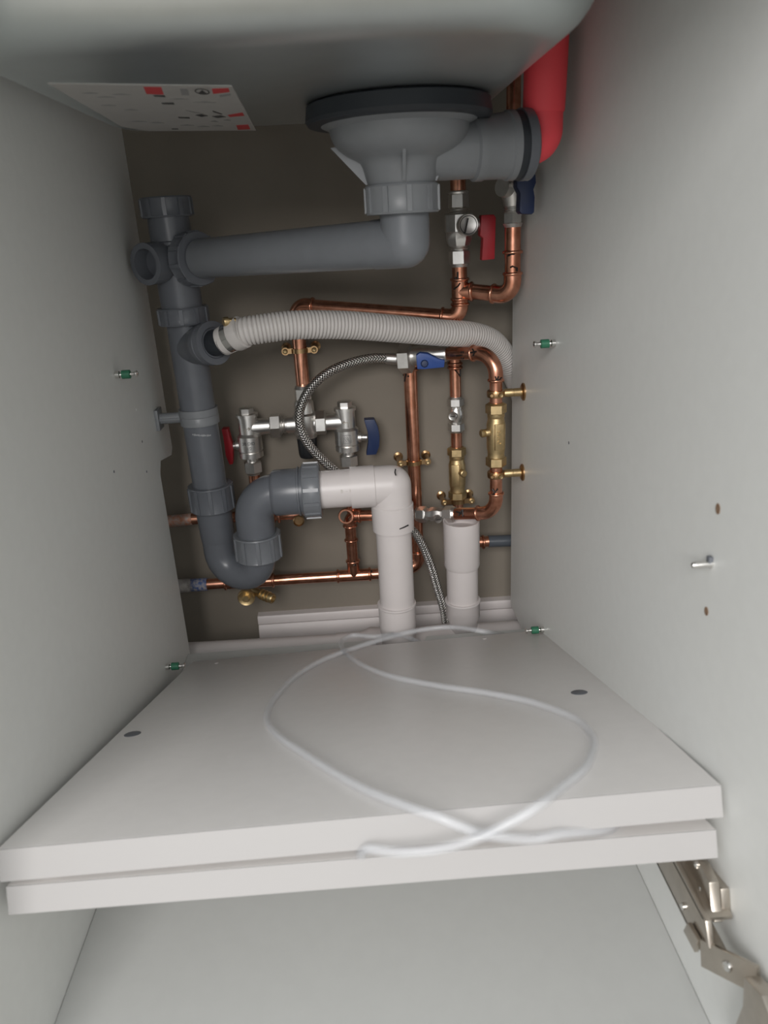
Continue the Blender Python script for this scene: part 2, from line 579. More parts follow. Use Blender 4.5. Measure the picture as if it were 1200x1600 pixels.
bm = B()     # cup flange on the door
lathe(bm, (W + 0.019, -0.15, 0.098), (-1, 0, 0), [(0, 0.0195), (0.002, 0.0195), (0.0026, 0.0175), (0.001, 0.016)], 40)
abox(bm, W + 0.0165, W + 0.019, -0.156, -0.144, 0.07, 0.126)
obj('hinge_cup', bm, 'hinge', hg)
bm = B()
prism(bm, [(W - 0.014, -0.100, 0.110), (W - 0.014, -0.118, 0.118), (W - 0.014, -0.140, 0.110), (W - 0.014, -0.135, 0.066), (W - 0.014, -0.106, 0.040), (W - 0.014, -0.096, 0.052), (W - 0.014, -0.103, 0.090)], (0.010, 0, 0))
obj('knuckle', bm, 'hinge', hg, bevel=0.0015)

# ------------------------------------------------------------------ sink bowl
ZS = 0.625
sink = thing('sink_bowl', 'satin steel sink bowl seen from below with printed label', 'sink', (0.215, 0.26, ZS))


def rrect(x0, x1, y0, y1, r, z, seg=8):
    out = []
    for cx, cy, a0 in ((x1 - r, y1 - r, 0), (x0 + r, y1 - r, PI / 2), (x0 + r, y0 + r, PI), (x1 - r, y0 + r, 1.5 * PI)):
        for k in range(seg + 1):
            a = a0 + PI / 2 * k / seg
            out.append(Vector((cx + r * math.cos(a), cy + r * math.sin(a), z)))
    return out


bm = B()
SX0, SX1, SY0, SY1 = 0.022, 0.408, 0.052, 0.452
loops = []
RF = 0.034
for k in range(0, 9):
    a = PI / 2 * k / 8
    ins = RF * (1 - math.sin(a)); zz = ZS + RF * (1 - math.cos(a))
    loops.append(rrect(SX0 + ins, SX1 - ins, SY0 + ins, SY1 - ins, max(0.065 - ins, 0.02), zz))
loops.append(rrect(SX0 - 0.003, SX1 + 0.003, SY0 - 0.003, SY1 + 0.003, 0.067, 0.829))
V = [[bm.verts.new(p) for p in l] for l in loops]
bm.faces.new(V[0])
for i in range(len(V) - 1):
    n = len(V[i])
    for k in range(n):
        bm.faces.new((V[i][k], V[i][(k + 1) % n], V[i + 1][(k + 1) % n], V[i + 1][k]))
obj('bowl', bm, 'steel_sink', sink, 50)
# printed label stuck under the bowl
zl = ZS - 0.0006
poly = [PZ(75, 131, zl), PZ(205, 133, zl), PZ(362, 135, zl), PZ(381, 168, zl), PZ(400, 204, zl), PZ(230, 205, zl), PZ(190, 198, zl)]
bm = B(); prism(bm, poly, (0, 0, 0.0006))
lab = part_label(obj('instruction_label', bm, 'paper', sink), 'white printed instruction label with red blocks')


def patch(pts, m, name):
    bm = B(); prism(bm, [PZ(x, y, zl - 0.0002) for x, y in pts], (0, 0, 0.0003))
    obj(name, bm, m, lab)


patch([(224, 136), (252, 136.5), (256, 148), (229, 147)], 'printred', 'print_block')
patch([(281, 139), (293, 139), (296, 149), (284, 149)], 'printgrey', 'print_block')
patch([(331, 139), (357, 138), (359, 144), (333, 147)], 'printred', 'print_block')
patch([(343, 149), (360, 146), (361, 149), (344, 152)], 'printgrey', 'print_block')
patch([(356, 180), (379, 176), (382, 181), (359, 183)], 'printred', 'print_block')
patch([(369, 196), (388, 195), (391, 202), (372, 203)], 'printred', 'print_block')
patch([(239, 149), (257, 149), (259, 152), (241, 151)], 'printblack', 'print_line')
patch([(252, 161), (271, 160.5), (273, 163.5), (254, 163)], 'printblack', 'print_line')
patch([(278, 183), (296, 183.5), (297, 185.5), (280, 185)], 'printblack', 'print_line')
patch([(305, 180), (315, 178.5), (325, 181), (315, 183)], 'printblack', 'print_line')
patch([(331, 182), (345, 180.5), (353, 183), (340, 184.5)], 'printblack', 'print_line')
patch([(290, 172.5), (303, 175), (318, 178), (305, 177)], 'printgrey', 'print_line')
patch([(332, 173), (348, 178.5), (345, 179), (333, 175)], 'printblack', 'print_line')
patch([(268, 201), (278, 201), (279, 202.5), (269, 202.5)], 'printblack', 'print_line')
for (x, y, w) in ((140, 146, 26), (165, 152, 30), (190, 148, 30), (170, 165, 24), (205, 172, 22), (215, 190, 30), (245, 192, 24), (292, 196, 22), (318, 198, 20), (340, 197, 18), (335, 190, 12), (355, 188, 12), (280, 155, 30), (320, 160, 36)):
    patch([(x - w / 2, y), (x, y - 1.2), (x + w / 2, y + 0.4), (x, y + 0.6)], 'printgrey', 'print_line')
# round warning mark
c0 = PZ(316, 143.5, zl - 0.0003); rx = (PZ(327, 143.5, zl) - PZ(305, 143.5, zl)).length / 2
bm = B()
n = 24
ry = (PZ(316, 138.5, zl) - PZ(316, 148.5, zl)).length / 2 * 0.95
ou = [bm.verts.new(c0 + Vector((rx * math.cos(2 * PI * k / n), ry * math.sin(2 * PI * k / n), 0))) for k in range(n)]
inn = [bm.verts.new(c0 + Vector((rx * .82 * math.cos(2 * PI * k / n), ry * .82 * math.sin(2 * PI * k / n), 0))) for k in range(n)]
for k in range(n):
    bm.faces.new((ou[k], ou[(k + 1) % n], inn[(k + 1) % n], inn[k]))
tri = [PZ(309, 146.5, zl - 0.0003), PZ(316, 141, zl - 0.0003), PZ(323, 146.5, zl - 0.0003)]
bm.faces.new([bm.verts.new(q) for q in tri])
obj('print_mark', bm, 'printblack', lab)

# ------------------------------------------------------------------ union nut used all over the waste


def ribnut(bm, p0, p1, r, ribs=12, lip=0.0015, n=48):
    p0, p1 = Vector(p0), Vector(p1)
    L = (p1 - p0).length
    lathe(bm, p0, p1 - p0, [(0, r * .8), (0, r), (lip, r + 0.0008), (lip * 2, r), (L - lip * 2, r), (L - lip, r + 0.0008), (L, r), (L, r * .8)], n)
    d = (p1 - p0).normalized()
    u, v = frame(d)
    for k in range(ribs):
        a = 2 * PI * k / ribs + 0.2
        rad = u * math.cos(a) + v * math.sin(a)
        tan = d.cross(rad)
        box(bm, p0 + d * (L / 2) + rad * (r + 0.0002), rad * 0.0016, tan * 0.0022, d * (L / 2 - lip))


# ------------------------------------------------------------------ sink strainer and overflow branch
SA = Vector((0.302, 0.309, 0))
st = thing('sink_strainer', 'grey plastic basket strainer body hanging under the sink with side outlet', 'sink strainer', (SA.x, SA.y, 0.56))
bm = B(); lathe(bm, (SA.x, SA.y, ZS - 0.0002), (0, 0, -1), [(0, 0.074), (0.002, 0.0775), (0.013, 0.079), (0.016, 0.077), (0.017, 0.06)], 64)
obj('rubber_flange', bm, 'rubber', st)
bm = B(); lathe(bm, (SA.x, SA.y, 0.610), (0, 0, -1), [(0, 0.067), (0.002, 0.066), (0.005, 0.0595), (0.010, 0.0585), (0.015, 0.0565), (0.020, 0.0525), (0.0245, 0.0465), (0.0285, 0.0385), (0.031, 0.0345), (0.036, 0.0325), (0.052, 0.0285), (0.052, 0.02)], 56)
obj('strainer_body', bm, 'grey_light', st)
for ang, rr in ((PI * 1.5, 0.05), (PI * 0.95, 0.06), (PI * 0.25, 0.05), (PI * 1.95, 0.045)):
    d = Vector((math.cos(ang), math.sin(ang), 0)); q = Vector((-math.sin(ang), math.cos(ang), 0)) * 0.0014
    bm = B()
    c = Vector((SA.x, SA.y, 0))
    prism(bm, [c + d * 0.02 + Vector((0, 0, 0.596)) - q, c + d * rr + Vector((0, 0, 0.593)) - q, c + d * 0.031 + Vector((0, 0, 0.562)) - q, c + d * 0.02 + Vector((0, 0, 0.562)) - q], q * 2)
    obj('stiffening_rib', bm, 'grey_light', st)
bm = B(); ribnut(bm, (SA.x, SA.y, 0.5605), (SA.x, SA.y, 0.537), 0.0315, 10)
obj('union_nut', bm, 'grey_light', st)
# side outlet
OA = Vector((SA.x + 0.018, SA.y + 0.004, 0.586)); OB = P(812, 228, SA.y + 0.018); OB.z = 0.588
od = (OB - OA).normalized(); OL = (OB - OA).length
bm = B(); lathe(bm, OA, od, [(0, 0.024), (OL * .50, 0.0245), (OL * .52, 0.027), (OL * .60, 0.0272), (OL * .62, 0.0262), (OL * .84, 0.0268), (OL * .86, 0.0285), (OL * .92, 0.0285)], 40)
obj('side_outlet', bm, 'grey_light', st)
bm = B(); lathe(bm, OA + od * (OL * .915), od, [(0, 0.0255), (0.0005, 0.0282), (0.007, 0.0282), (0.0072, 0.026)], 40)
obj('seal_ring', bm, 'rubber', st)
bm = B(); lathe(bm, OA + od * (OL * .915 + 0.0072), od, [(0, 0.0255), (0, 0.0295), (0.008, 0.0293), (0.010, 0.0268), (0.010, 0.015)], 40)
obj('outlet_cap', bm, 'grey', st)

# red insulated overflow pipe
OE = OA + od * (OL * .915 + 0.0172)
ri = thing('insulated_pipe', 'bright red foam insulated overflow pipe rising beside the sink bowl', 'pipe', OE)
rc = OE + od * 0.0125
rtop = Vector((rc.x + 0.004, rc.y - 0.002, 0.80))
bm = B()
ar = arc(OE, rc, rc + Vector((0, 0, 0.1)), 0.0115, 10)
tube(bm, [OE] + ar + [Vector((rc.x, rc.y, rc.z + 0.026))], 0.0168, 28)
obj('foam_elbow', bm, 'redfoam', ri)
bm = B()
tube(bm, [Vector((rc.x, rc.y, rc.z + 0.024)), Vector((rc.x, rc.y, rc.z + 0.026)), Vector((rc.x + 0.001, rc.y, rc.z + 0.06)), rtop], [0.0172, 0.0182, 0.0185, 0.0188], 28)
obj('foam_sleeve', bm, 'redfoam', ri)

# ------------------------------------------------------------------ grey waste pipe from strainer to stack
YS = 0.54
SX = 0.0525                       # stack axis
wp = thing('waste_pipe', 'grey plastic waste pipe running from strainer elbow across to the stack', 'pipe', (SA.x, SA.y, 0.49))
eb = Vector((SA.x + 0.0015, SA.y, 0.513))
tee_c = Vector((0.0485, YS, 0.503))
tee_end = tee_c + (eb - tee_c).normalized() * 0.052
bm = B()
wd_ = (tee_end - eb).normalized()
ar = arc(Vector((eb.x, eb.y, 0.56)), eb, tee_end, 0.024, 14)
joint(bm, Vector((eb.x, eb.y, 0.5375)), eb, eb + wd_ * 0.034, 0.0218, 36)
obj('elbow', bm, 'grey_mid', wp)
bm = B()
tube(bm, [eb + wd_ * 0.033, tee_end], 0.0212, 32)
obj('pipe_length', bm, 'grey_mid', wp)

# ------------------------------------------------------------------ grey stack with cross tee
sk = thing('waste_stack', 'dark grey upright waste stack with capped cross tee on the left', 'pipe', (SX, YS, 0.15))
top = P(262, 311, YS)


def sx(z):     # the stack leans very slightly as installed
    return 0.0495 + (0.0545 - 0.0495) * (0.56 - z) / 0.40


def SP(z):
    return Vector((sx(z), YS, z))


bm = B(); lathe2(bm, SP(0.566), SP(0.4485), [(0, 0.0235), (0.35, 0.0242), (0.36, 0.0225), (0.66, 0.0225), (0.67, 0.0245), (1, 0.0245)], 40)
obj('tee_body', bm, 'grey', sk)
bm = B(); ribnut(bm, SP(0.572), SP(0.5505), 0.0285, 10)
obj('top_cap', bm, 'grey', sk)
# right hand port with collar nut
d = (tee_end - tee_c).normalized()
bm = B(); lathe(bm, tee_c, d, [(0, 0.022), (0.026, 0.0235), (0.034, 0.0235)], 32)
ribnut(bm, tee_c + d * 0.030, tee_c + d * 0.050, 0.0288, 10)
obj('side_port_nut', bm, 'grey', sk)
# left hand open port
le = P(227, 413, 0.502)
d = (le - tee_c); L = d.length; d.normalize()
bm = B()
lathe(bm, tee_c, d, [(0, 0.0205), (L * .55, 0.0215), (L * .55, 0.0228), (L, 0.0230), (L, 0.0168), (L - 0.018, 0.0160)], 36)
obj('open_port', bm, 'grey', sk)
bm = B(); ribnut(bm, SP(0.4505), SP(0.4305), 0.029, 10)
obj('union_nut', bm, 'grey', sk)
bm = B(); lathe2(bm, SP(0.432), SP(0.222), [(0, 0.0218), (1, 0.0218)], 40)
obj('pipe_length', bm, 'grey', sk)
# rubber branch for the hose
h0 = SP(0.402)
h1 = P(346, 534, 0.497)
hd = (h1 - h0).normalized(); HL = (h1 - h0).length
bm = B(); lathe(bm, h0, hd, [(0, 0.021), (HL * .45, 0.0225), (HL * .50, 0.0245), (HL * .62, 0.0245), (HL * .63, 0.0235), (HL * .66, 0.0235), (HL * .67, 0.0255), (HL * .8, 0.0255), (HL * .81, 0.0185), (HL * .79, 0.017)], 40)
obj('branch_socket', bm, 'grey', sk)
bm = B(); lathe(bm, h0 + hd * (HL * .6), hd, [(0, 0.0155), (HL * .55, 0.0152)], 32)
obj('rubber_bush', bm, 'rubber', sk)
bm = B(); ribnut(bm, SP(0.226), SP(0.192), 0.0282, 10)
obj('union_nut', bm, 'grey', sk)
bm = B(); lathe2(bm, SP(0.194), SP(0.148), [(0, 0.0235), (0.9, 0.0225), (1, 0.0218)], 40)
obj('adapter', bm, 'grey', sk)
random.seed(3)
bm = B()
for k in range(9):
    a0 = -1.9 + 0.12 * k
    z = 0.2985 - 0.0004 * k
    c = SP(z)
    box(bm, c + Vector((math.cos(a0), math.sin(a0), 0)) * 0.0218, Vector((math.cos(a0), math.sin(a0), 0)) * 0.0002, Vector((-math.sin(a0), math.cos(a0), 0)) * (0.0008 + 0.0005 * (k % 3)), (0, 0, 0.0008 + 0.0004 * (k % 2)))
part_label(obj('printed_marking', bm, 'chalk', sk), 'faint pale printed marking')

# clip to the left panel
cz = PX(246, 651, 0.0)
cl = thing('pipe_clip', 'grey plastic stand-off clip holding the stack to the left cabinet side', 'pipe clip', (0, YS, cz.z))
zc = 0.3165
bm = B(); lathe2(bm, SP(zc + 0.011), SP(zc - 0.009), [(0, 0.0218), (0, 0.0242), (0.42, 0.0244), (0.46, 0.0238), (0.5, 0.0244), (1, 0.0242), (1, 0.0218)], 40)
obj('clip_band', bm, 'grey_light', cl)
bm = B(); lathe(bm, (0.003, YS, zc), (1, 0, 0), [(0, 0.007), (0.026, 0.0068)], 20)
abox(bm, 0.004, 0.03, YS - 0.0085, YS - 0.005, zc - 0.0012, zc + 0.0012)
obj('stand_off', bm, 'grey_light', cl)
bm = B(); abox(bm, 0.0, 0.0045, YS - 0.012, YS + 0.012, zc - 0.013, zc + 0.013)
obj('base_plate', bm, 'grey_light', cl, bevel=0.001)

# ------------------------------------------------------------------ trap (u bend) and elbow
YT = 0.515
TX = 0.110
ZH = 0.2165
tr = thing('waste_trap', 'grey plastic swan-neck trap with union nuts in front of lower copper pipe', 'waste trap', (0.08, 0.53, 0.08))
a = SP(0.150); b_ = Vector((TX, YT, 0.150))
ctr = (a + b_) / 2; ctr.z = 0.132
half = (b_ - a) / 2; half.z = 0
pts = [a]
for k in range(15):
    th = PI * k / 14
    pts.append(ctr - half * math.cos(th) + Vector((0, 0, -0.031 * math.sin(th))))
pts.append(Vector((TX, YT, 0.136)))
bm = B(); tube(bm, pts, 0.0215, 36)
obj('u_bend', bm, 'grey', tr)
bm = B(); ribnut(bm, (TX, YT, 0.163), (TX, YT, 0.129), 0.0298, 10)
obj('union_nut', bm, 'grey_mid', tr)
bm = B()
c = Vector((TX, YT, ZH))
ar = arc(Vector((TX, YT, 0.10)), c, Vector((0.3, YT, ZH)), 0.032, 12)
tube(bm, [Vector((TX, YT, 0.158))] + ar + [Vector((TX + 0.036, YT, ZH))], 0.0248, 36)
obj('elbow', bm, 'grey', tr)
bm = B(); lathe(bm, (TX + 0.025, YT, ZH), (1, 0, 0), [(0, 0.0248), (0.003, 0.0285), (0.006, 0.0296), (0.034, 0.0298), (0.0345, 0.0315), (0.0365, 0.0315), (0.037, 0.0295), (0.0385, 0.0295), (0.039, 0.0315), (0.0405, 0.0315), (0.041, 0.029)], 44)
obj('bell_socket', bm, 'grey', tr)
bm = B(); ribnut(bm, (TX + 0.066, YT, ZH), (TX + 0.088, YT, ZH), 0.0345, 12)
obj('coupling_nut', bm, 'grey_mid', tr)

# ------------------------------------------------------------------ white waste: horizontal, elbow, down pipe
WX = 0.2885
ww = thing('white_waste_pipe', 'white plastic waste pipe with elbow dropping to the floor pipe, nearer the middle', 'pipe', (WX, YT, 0.0))
bm = B(); lathe(bm, (TX + 0.080, YT, ZH), (1, 0, 0), [(0, 0.0243), (0.075, 0.0243)], 40)
hp = obj('pipe_length', bm, 'white', ww)
bm = B(); lathe(bm, (0.2365, YT, ZH), (1, 0, 0), [(0, 0.0245), (0, 0.0270), (0.0305, 0.0270), (0.0312, 0.0264), (0.0312, 0.0256)], 44)
obj('socket', bm, 'white', ww)
bm = B()
joint(bm, Vector((0.2405, YT, ZH)), Vector((WX, YT, ZH)), Vector((WX, YT, 0.165)), 0.0258, 44)
obj('elbow', bm, 'white', ww)
bm = B(); lathe(bm, (WX, YT, 0.192), (0, 0, -1), [(0, 0.0255), (0.0015, 0.0275), (0.036, 0.0272), (0.036, 0.0225)], 44)
obj('socket', bm, 'white', ww)
bm = B(); lathe(bm, (WX, YT, 0.16), (0, 0, -1), [(0, 0.0235), (0.14, 0.0235)], 40)
obj('pipe_length', bm, 'white', ww)
bm = B(); lathe(bm, (WX - 0.001, YT, 0.047), (0, 0, -1), [(0, 0.0238), (0, 0.0262), (0.0025, 0.0264), (0.004, 0.0252), (0.03, 0.0252), (0.045, 0.024), (0.08, 0.022)], 44)
obj('lower_collar', bm, 'white', ww)
bm = B()
tube(bm, [P(618, 733, 0.4935), P(617, 738, 0.491), P(618.5, 743, 0.4895)], 0.0009, 6)
obj('marker_stroke', bm, 'ink', ww)
bm = B()
tube(bm, [P(624, 826.5, 0.489), P(631, 824, 0.490), P(638, 820.5, 0.4935)], 0.0009, 6)
obj('marker_stroke', bm, 'ink', ww)
bm = B()
for k, (x0, y0) in enumerate(((530, 772), (534, 768), (538, 776), (542, 769), (545, 774), (526, 778), (548, 767))):
    q = P(x0, y0, YT)
    dz = q.z - ZH
    yy = YT - math.sqrt(max(0.0245 ** 2 - dz * dz, 0))
    q = P(x0, y0, yy)
    box(bm, q, (0.0012, 0, 0), (0, 0.0002, 0), (0, 0, 0.0016 + 0.0006 * (k % 3)))
part_label(obj('stamped_mark', bm, 'stamp', ww), 'faint worn stamped mark')

# second upright and the pipe on the floor
VX, VY = 0.3845, 0.56
sp = thing('white_standpipe', 'white plastic standpipe with wide sleeve, nearer right cabinet side', 'pipe', (VX, VY, 0.0))
bm = B(); lathe(bm, (VX, VY, 0.143), (0, 0, -1), [(0.012, 0.0215), (0, 0.0235), (0.0, 0.0252), (0.066, 0.0250), (0.070, 0.0235), (0.070, 0.021)], 44)
obj('wide_sleeve', bm, 'white', sp)
bm = B(); lathe(bm, (VX, VY, 0.08), (0, 0, -1), [(0, 0.0222), (0.07, 0.0222)], 40)
obj('pipe_length', bm, 'white', sp)
bm = B(); lathe(bm, (VX, VY, 0.021), (0, 0, -1), [(0, 0.0224), (0, 0.0254), (0.002, 0.0256), (0.0035, 0.0246), (0.026, 0.0246), (0.033, 0.021), (0.06, 0.021)], 44)
obj('lower_collar', bm, 'white', sp)

fp = thing('floor_waste_pipe', 'white plastic waste pipe lying along the floor behind the shelf boards', 'pipe', (0.2, 0.56, -0.05))
F0 = Vector((-0.35, 0.570, -0.036)); F1 = Vector((0.235, 0.562, -0.043)); F2 = Vector((0.275, 0.556, -0.046)); F3 = Vector((0.30, 0.556, -0.046)); F4 = Vector((0.36, 0.56, -0.046)); F5 = Vector((0.75, 0.57, -0.052))
bm = B(); tube(bm, [F0, F1], 0.0185, 32); obj('pipe_length', bm, 'white', fp)
bm = B(); tube(bm, [F1 + Vector((-0.035, 0, 0)), F1 + Vector((-0.0005, 0, 0)), F1 + Vector((0.012, 0, 0)), F2, F3], [0.0205, 0.0205, 0.026, 0.028, 0.028], 36)
obj('branch_fitting', bm, 'white', fp)
bm = B(); tube(bm, [F3 - Vector((0.002, 0, 0)), F4, F4 + (F5 - F4) * 0.12], 0.0262, 36); obj('coupling', bm, 'white', fp)
bm = B(); tube(bm, [F4, F5], 0.0238, 32); obj('pipe_length', bm, 'white', fp)

# ------------------------------------------------------------------ corrugated hose
ch = thing('corrugated_hose', 'light grey corrugated drain hose sweeping from the stack to the right', 'hose', h1)
c0 = h0 + hd * (HL * 1.04)
c1 = P(372, 522, 0.487)
cdv = (c1 - c0).normalized(); CL = (c1 - c0).length
bm = B(); lathe(bm, c0, cdv, [(0, 0.0140), (0, 0.0165), (CL * .34, 0.0167), (CL * .36, 0.0162), (CL * .72, 0.0162), (CL * .74, 0.0178), (CL * .85, 0.0186), (CL * 1.30, 0.0186), (CL * 1.34, 0.0165)], 36)
obj('cuff', bm, 'hose', ch)
bm = B(); lathe(bm, c0 + cdv * (CL * .38), cdv, [(0, 0.0163), (0, 0.0172), (CL * .32, 0.0172), (CL * .32, 0.0163)], 36)
cb = obj('clamp_band', bm, 'steel', ch)
sc = P(349, 503, 0.478)
bm = B(); lathe2(bm, sc, P(368, 501, 0.484), [(0, 0.0046), (0.12, 0.0052), (0.4, 0.0052), (0.42, 0.0036), (1, 0.0036)], 18)
box(bm, P(363, 505, 0.482), (0.005, 0.002, 0), (0, 0.004, 0), (0, 0, 0.004))
obj('clamp_screw', bm, 'brass', cb)
hp = [c0 + cdv * (CL * 1.2), P(400, 515, 0.484), P(460, 508, 0.492), P(540, 508, 0.510), P(620, 514, 0.530), P(690, 520, 0.555), P(735, 523, 0.580), P(768, 534, 0.605), P(789, 560, 0.628), P(807, 596, 0.645), P(824, 645, 0.648)]
path = resample(smooth_path(hp, 14), 0.00086)
rad = []
N = len(path)
for i in range(N):
    f = i / N
    amp = 0.0007 if f < 0.78 else max(0.0, 0.0007 * (0.86 - f) / 0.08)
    rad.append(0.0158 + amp * (1, 1, 0.7, -2.6, 0.7)[i % 5] - (0.0006 if f > 0.9 else 0))
bm = B(); tube(bm, path, rad, 26)
obj('ribbed_hose', bm, 'hose', ch, sharp=70)

# ------------------------------------------------------------------ copper helpers
RC = 0.0081


def bead(bm, c, d, r=RC + 0.0012, h=0.0016, w=0.004):
    d = Vector(d).normalized()
    lathe(bm, Vector(c) - d * (w / 2), d, [(0, r), (w * .15, r + h * .7), (w * .35, r + h), (w * .65, r + h), (w * .85, r + h * .7), (w, r)], 24, cap0=False, cap1=False)


def cu_tube(parent, a, b, m='copper', r=RC, name='copper_tube'):
    bm = B(); tube(bm, [a, b], r, 24)
    return obj(name, bm, m, parent)


def cu_elbow(parent, a, c, b, R=0.014, sock=0.010, m='copper', r=RC):
    a, c, b = Vector(a), Vector(c), Vector(b)
    ar = arc(a, c, b, R, 10)
    d1 = (a - c).normalized(); d2 = (b - c).normalized()
    s, e = ar[0] + d1 * sock, ar[-1] + d2 * sock
    bm = B()
    tube(bm, [s] + ar + [e], r + 0.0011, 24)
    bead(bm, s - d1 * 0.002, d1, r + 0.0011); bead(bm, e - d2 * 0.002, d2, r + 0.0011)
    obj('elbow', bm, m, parent)
    return s, e


def run(name, label, pts, parent=None, R=0.014, mats=None, group=None, r=RC, sock=0.010):
    pts = [Vector(p) for p in pts]
    t = parent or thing(name, label, 'pipe', pts[0], group)
    cur = pts[0]
    for i in range(1, len(pts) - 1):
        s, e = cu_elbow(t, cur, pts[i], pts[i + 1], R, sock, r=r)
        cu_tube(t, cur, s, r=r)
        cur = e
    cu_tube(t, cur, pts[-1], r=r)
    return t


def tee(parent, c, d, br, L=0.016, r=RC):
    c, d, br = Vector(c), Vector(d).normalized(), Vector(br).normalized()
    bm = B()
    tube(bm, [c - d * L, c + d * L], r + 0.0011, 24)
    tube(bm, [c, c + br * L], r + 0.0011, 24)
    bead(bm, c - d * (L - .002), d, r + 0.0011); bead(bm, c + d * (L - .002), d, r + 0.0011); bead(bm, c + br * (L - .002), br, r + 0.0011)
    return obj('tee', bm, 'copper', parent)


def strokes(parent, segs, Y, axis_pt, axis_dir, r):
    """marker lines drawn on a round pipe: pixel polylines dropped onto the cylinder"""
    bm = B()
    axis_dir = Vector(axis_dir).normalized(); axis_pt = Vector(axis_pt)
    for seg in segs:
        pts = []
        for (x, y) in seg:
            o, d = CAM - axis_pt, ray(x, y)
            o = o - axis_dir * o.dot(axis_dir); d2 = d - axis_dir * d.dot(axis_dir)
            A, Bq, Cq = d2.dot(d2), 2 * o.dot(d2), o.dot(o) - r * r
            disc = Bq * Bq - 4 * A * Cq
            tt = (-Bq - math.sqrt(max(disc, 0))) / (2 * A)
            pts.append(CAM + d * tt)
        if len(pts) > 1:
            tube(bm, pts, 0.00105, 6)
    return obj('marker_stroke', bm, 'ink', parent)


def hexnut(bm, p0, p1, r, phase=0.26):
    lathe2(bm, p0, p1, [(0, r * .86), (0.1, r), (0.9, r), (1, r * .86)], 6, phase=phase)


# ------------------------------------------------------------------ hot side: gauge valve line A and run to the mixer
YA, YC, YD, YE = 0.572, 0.532, 0.642, 0.645
YM = 0.632
a0 = P(716, 200, YA); a1 = P(716, 300, YA); a2 = P(718, 430, YA)
ax = (a1.x + a2.x) / 2


def AV(py):
    q = P(717, py, YA); return Vector((ax, YA, q.z))


cornerA = AV(497)
leftA = P(462, 477, 0.640)
downA = P(458, 607, 0.640); downA.x = leftA.x
RA = 0.0094
ra = run('copper_pipe', 'copper pipe from red lever valve running left behind the grey hose, then down', [AV(405), cornerA, leftA, downA], R=0.014, r=RA)
s_ = [[(711, 433), (713, 440), (720, 437)], [(715, 425), (715, 436)], [(709, 452), (716, 447), (719, 442)]]
strokes(ra, s_, YA, cornerA, (0, 0, 1), RA + 0.0016)
tcA = AV(456)
tee(ra, tcA, (0, 0, 1), Vector((0.05, -0.02, 0)), 0.017, RA)
ba = thing('copper_pipe', 'short copper pipe stub above the red lever valve, behind strainer outlet', 'pipe', AV(300))
cu_tube(ba, AV(150), AV(303), r=RA)
# C branch
cx_ = (P(799, 350, YC).x + P(803, 440, YC).x) / 2


def CV(py):
    q = P(801, py, YC); return Vector((cx_, YC, q.z))


rc_ = run('copper_pipe', 'copper pipe with swept bend hanging below the blue handled valve', [CV(345), CV(462), tcA + Vector((0.014, -0.006, 0))], R=0.016, r=RA)
bm = B(); bead(bm, CV(394), (0, 0, 1), RA + 0.0012); obj('press_bead', bm, 'copper', rc_)
strokes(rc_, [[(793, 400), (799, 397), (804, 397)], [(797, 418), (801, 416), (808, 419), (808, 424)]], YC, CV(400), (0, 0, 1), RA + 0.0016)

# red lever gauge valve
gv = thing('ball_valve', 'nickel ball valve with round gauge face and red lever under strainer', 'valve', AV(350))
bm = B(); hexnut(bm, AV(302), AV(326), 0.0125); lathe2(bm, AV(298), AV(303), [(0, 0.011), (0.4, 0.0128), (1, 0.0122)], 28); obj('compression_nut', bm, 'chrome', gv)
bm = B(); lathe2(bm, AV(324), AV(336), [(0, 0.0105), (0.2, 0.0115), (0.35, 0.0105), (0.5, 0.0115), (0.65, 0.0105), (0.8, 0.0115), (1, 0.0105)], 28)
lathe2(bm, AV(382), AV(392), [(0, 0.0105), (0.2, 0.0115), (0.4, 0.0105), (0.6, 0.0115), (0.8, 0.0105), (1, 0.011)], 28)
obj('thread', bm, 'chrome', gv)
bm = B(); lathe2(bm, AV(334), AV(384), [(0, 0.0165), (0.03, 0.0175), (0.55, 0.0175), (0.58, 0.0165), (0.8, 0.0160), (1, 0.0135)], 8, phase=0.39); obj('valve_body', bm, 'chrome', gv)
bm = B(); hexnut(bm, AV(390), AV(414), 0.0132); lathe2(bm, AV(412), AV(417), [(0, 0.012), (1, 0.0105)], 28); obj('compression_nut', bm, 'chrome', gv)
gc = P(729, 353, YA - 0.026)
bm = B(); lathe(bm, gc + Vector((0, 0.022, 0)), (0.12, -1, 0.05), [(0, 0.0125), (0.019, 0.0125), (0.0215, 0.0118), (0.0208, 0.0104), (0.0205, 0.0005)], 36); g = obj('gauge_cap', bm, 'chrome', gv)
bm = B(); tube(bm, [P(731.5, 341, gc.y - 0.0008), P(726.5, 365, gc.y - 0.0008)], 0.0008, 6); obj('slot_line', bm, 'ink', g)
bm = B(); lathe(bm, gc + Vector((0, 0.022, 0)), (0.12, -1, 0.05), [(0.0203, 0.0105), (0.0212, 0.0105), (0.0212, 0.0097), (0.0203, 0.0097)], 36, cap0=False, cap1=False); obj('dial_ring', bm, 'ink', g)
bm = B(); lathe2(bm, P(742, 352, YA - 0.006), P(756, 348, YA - 0.006), [(0, 0.007), (1, 0.0065)], 20); obj('stem', bm, 'chrome', gv)
bm = B()
l0 = P(763, 335, YA - 0.012)
prism(bm, [P(752, 336, YA - 0.02), P(772, 335, YA - 0.02), P(775, 340, YA - 0.02), P(773, 405, YA - 0.02), P(753, 407, YA - 0.02), P(755, 372, YA - 0.02), P(750, 368, YA - 0.02)], (0, 0.017, 0))
obj('lever', bm, 'red', gv, bevel=0.0012)

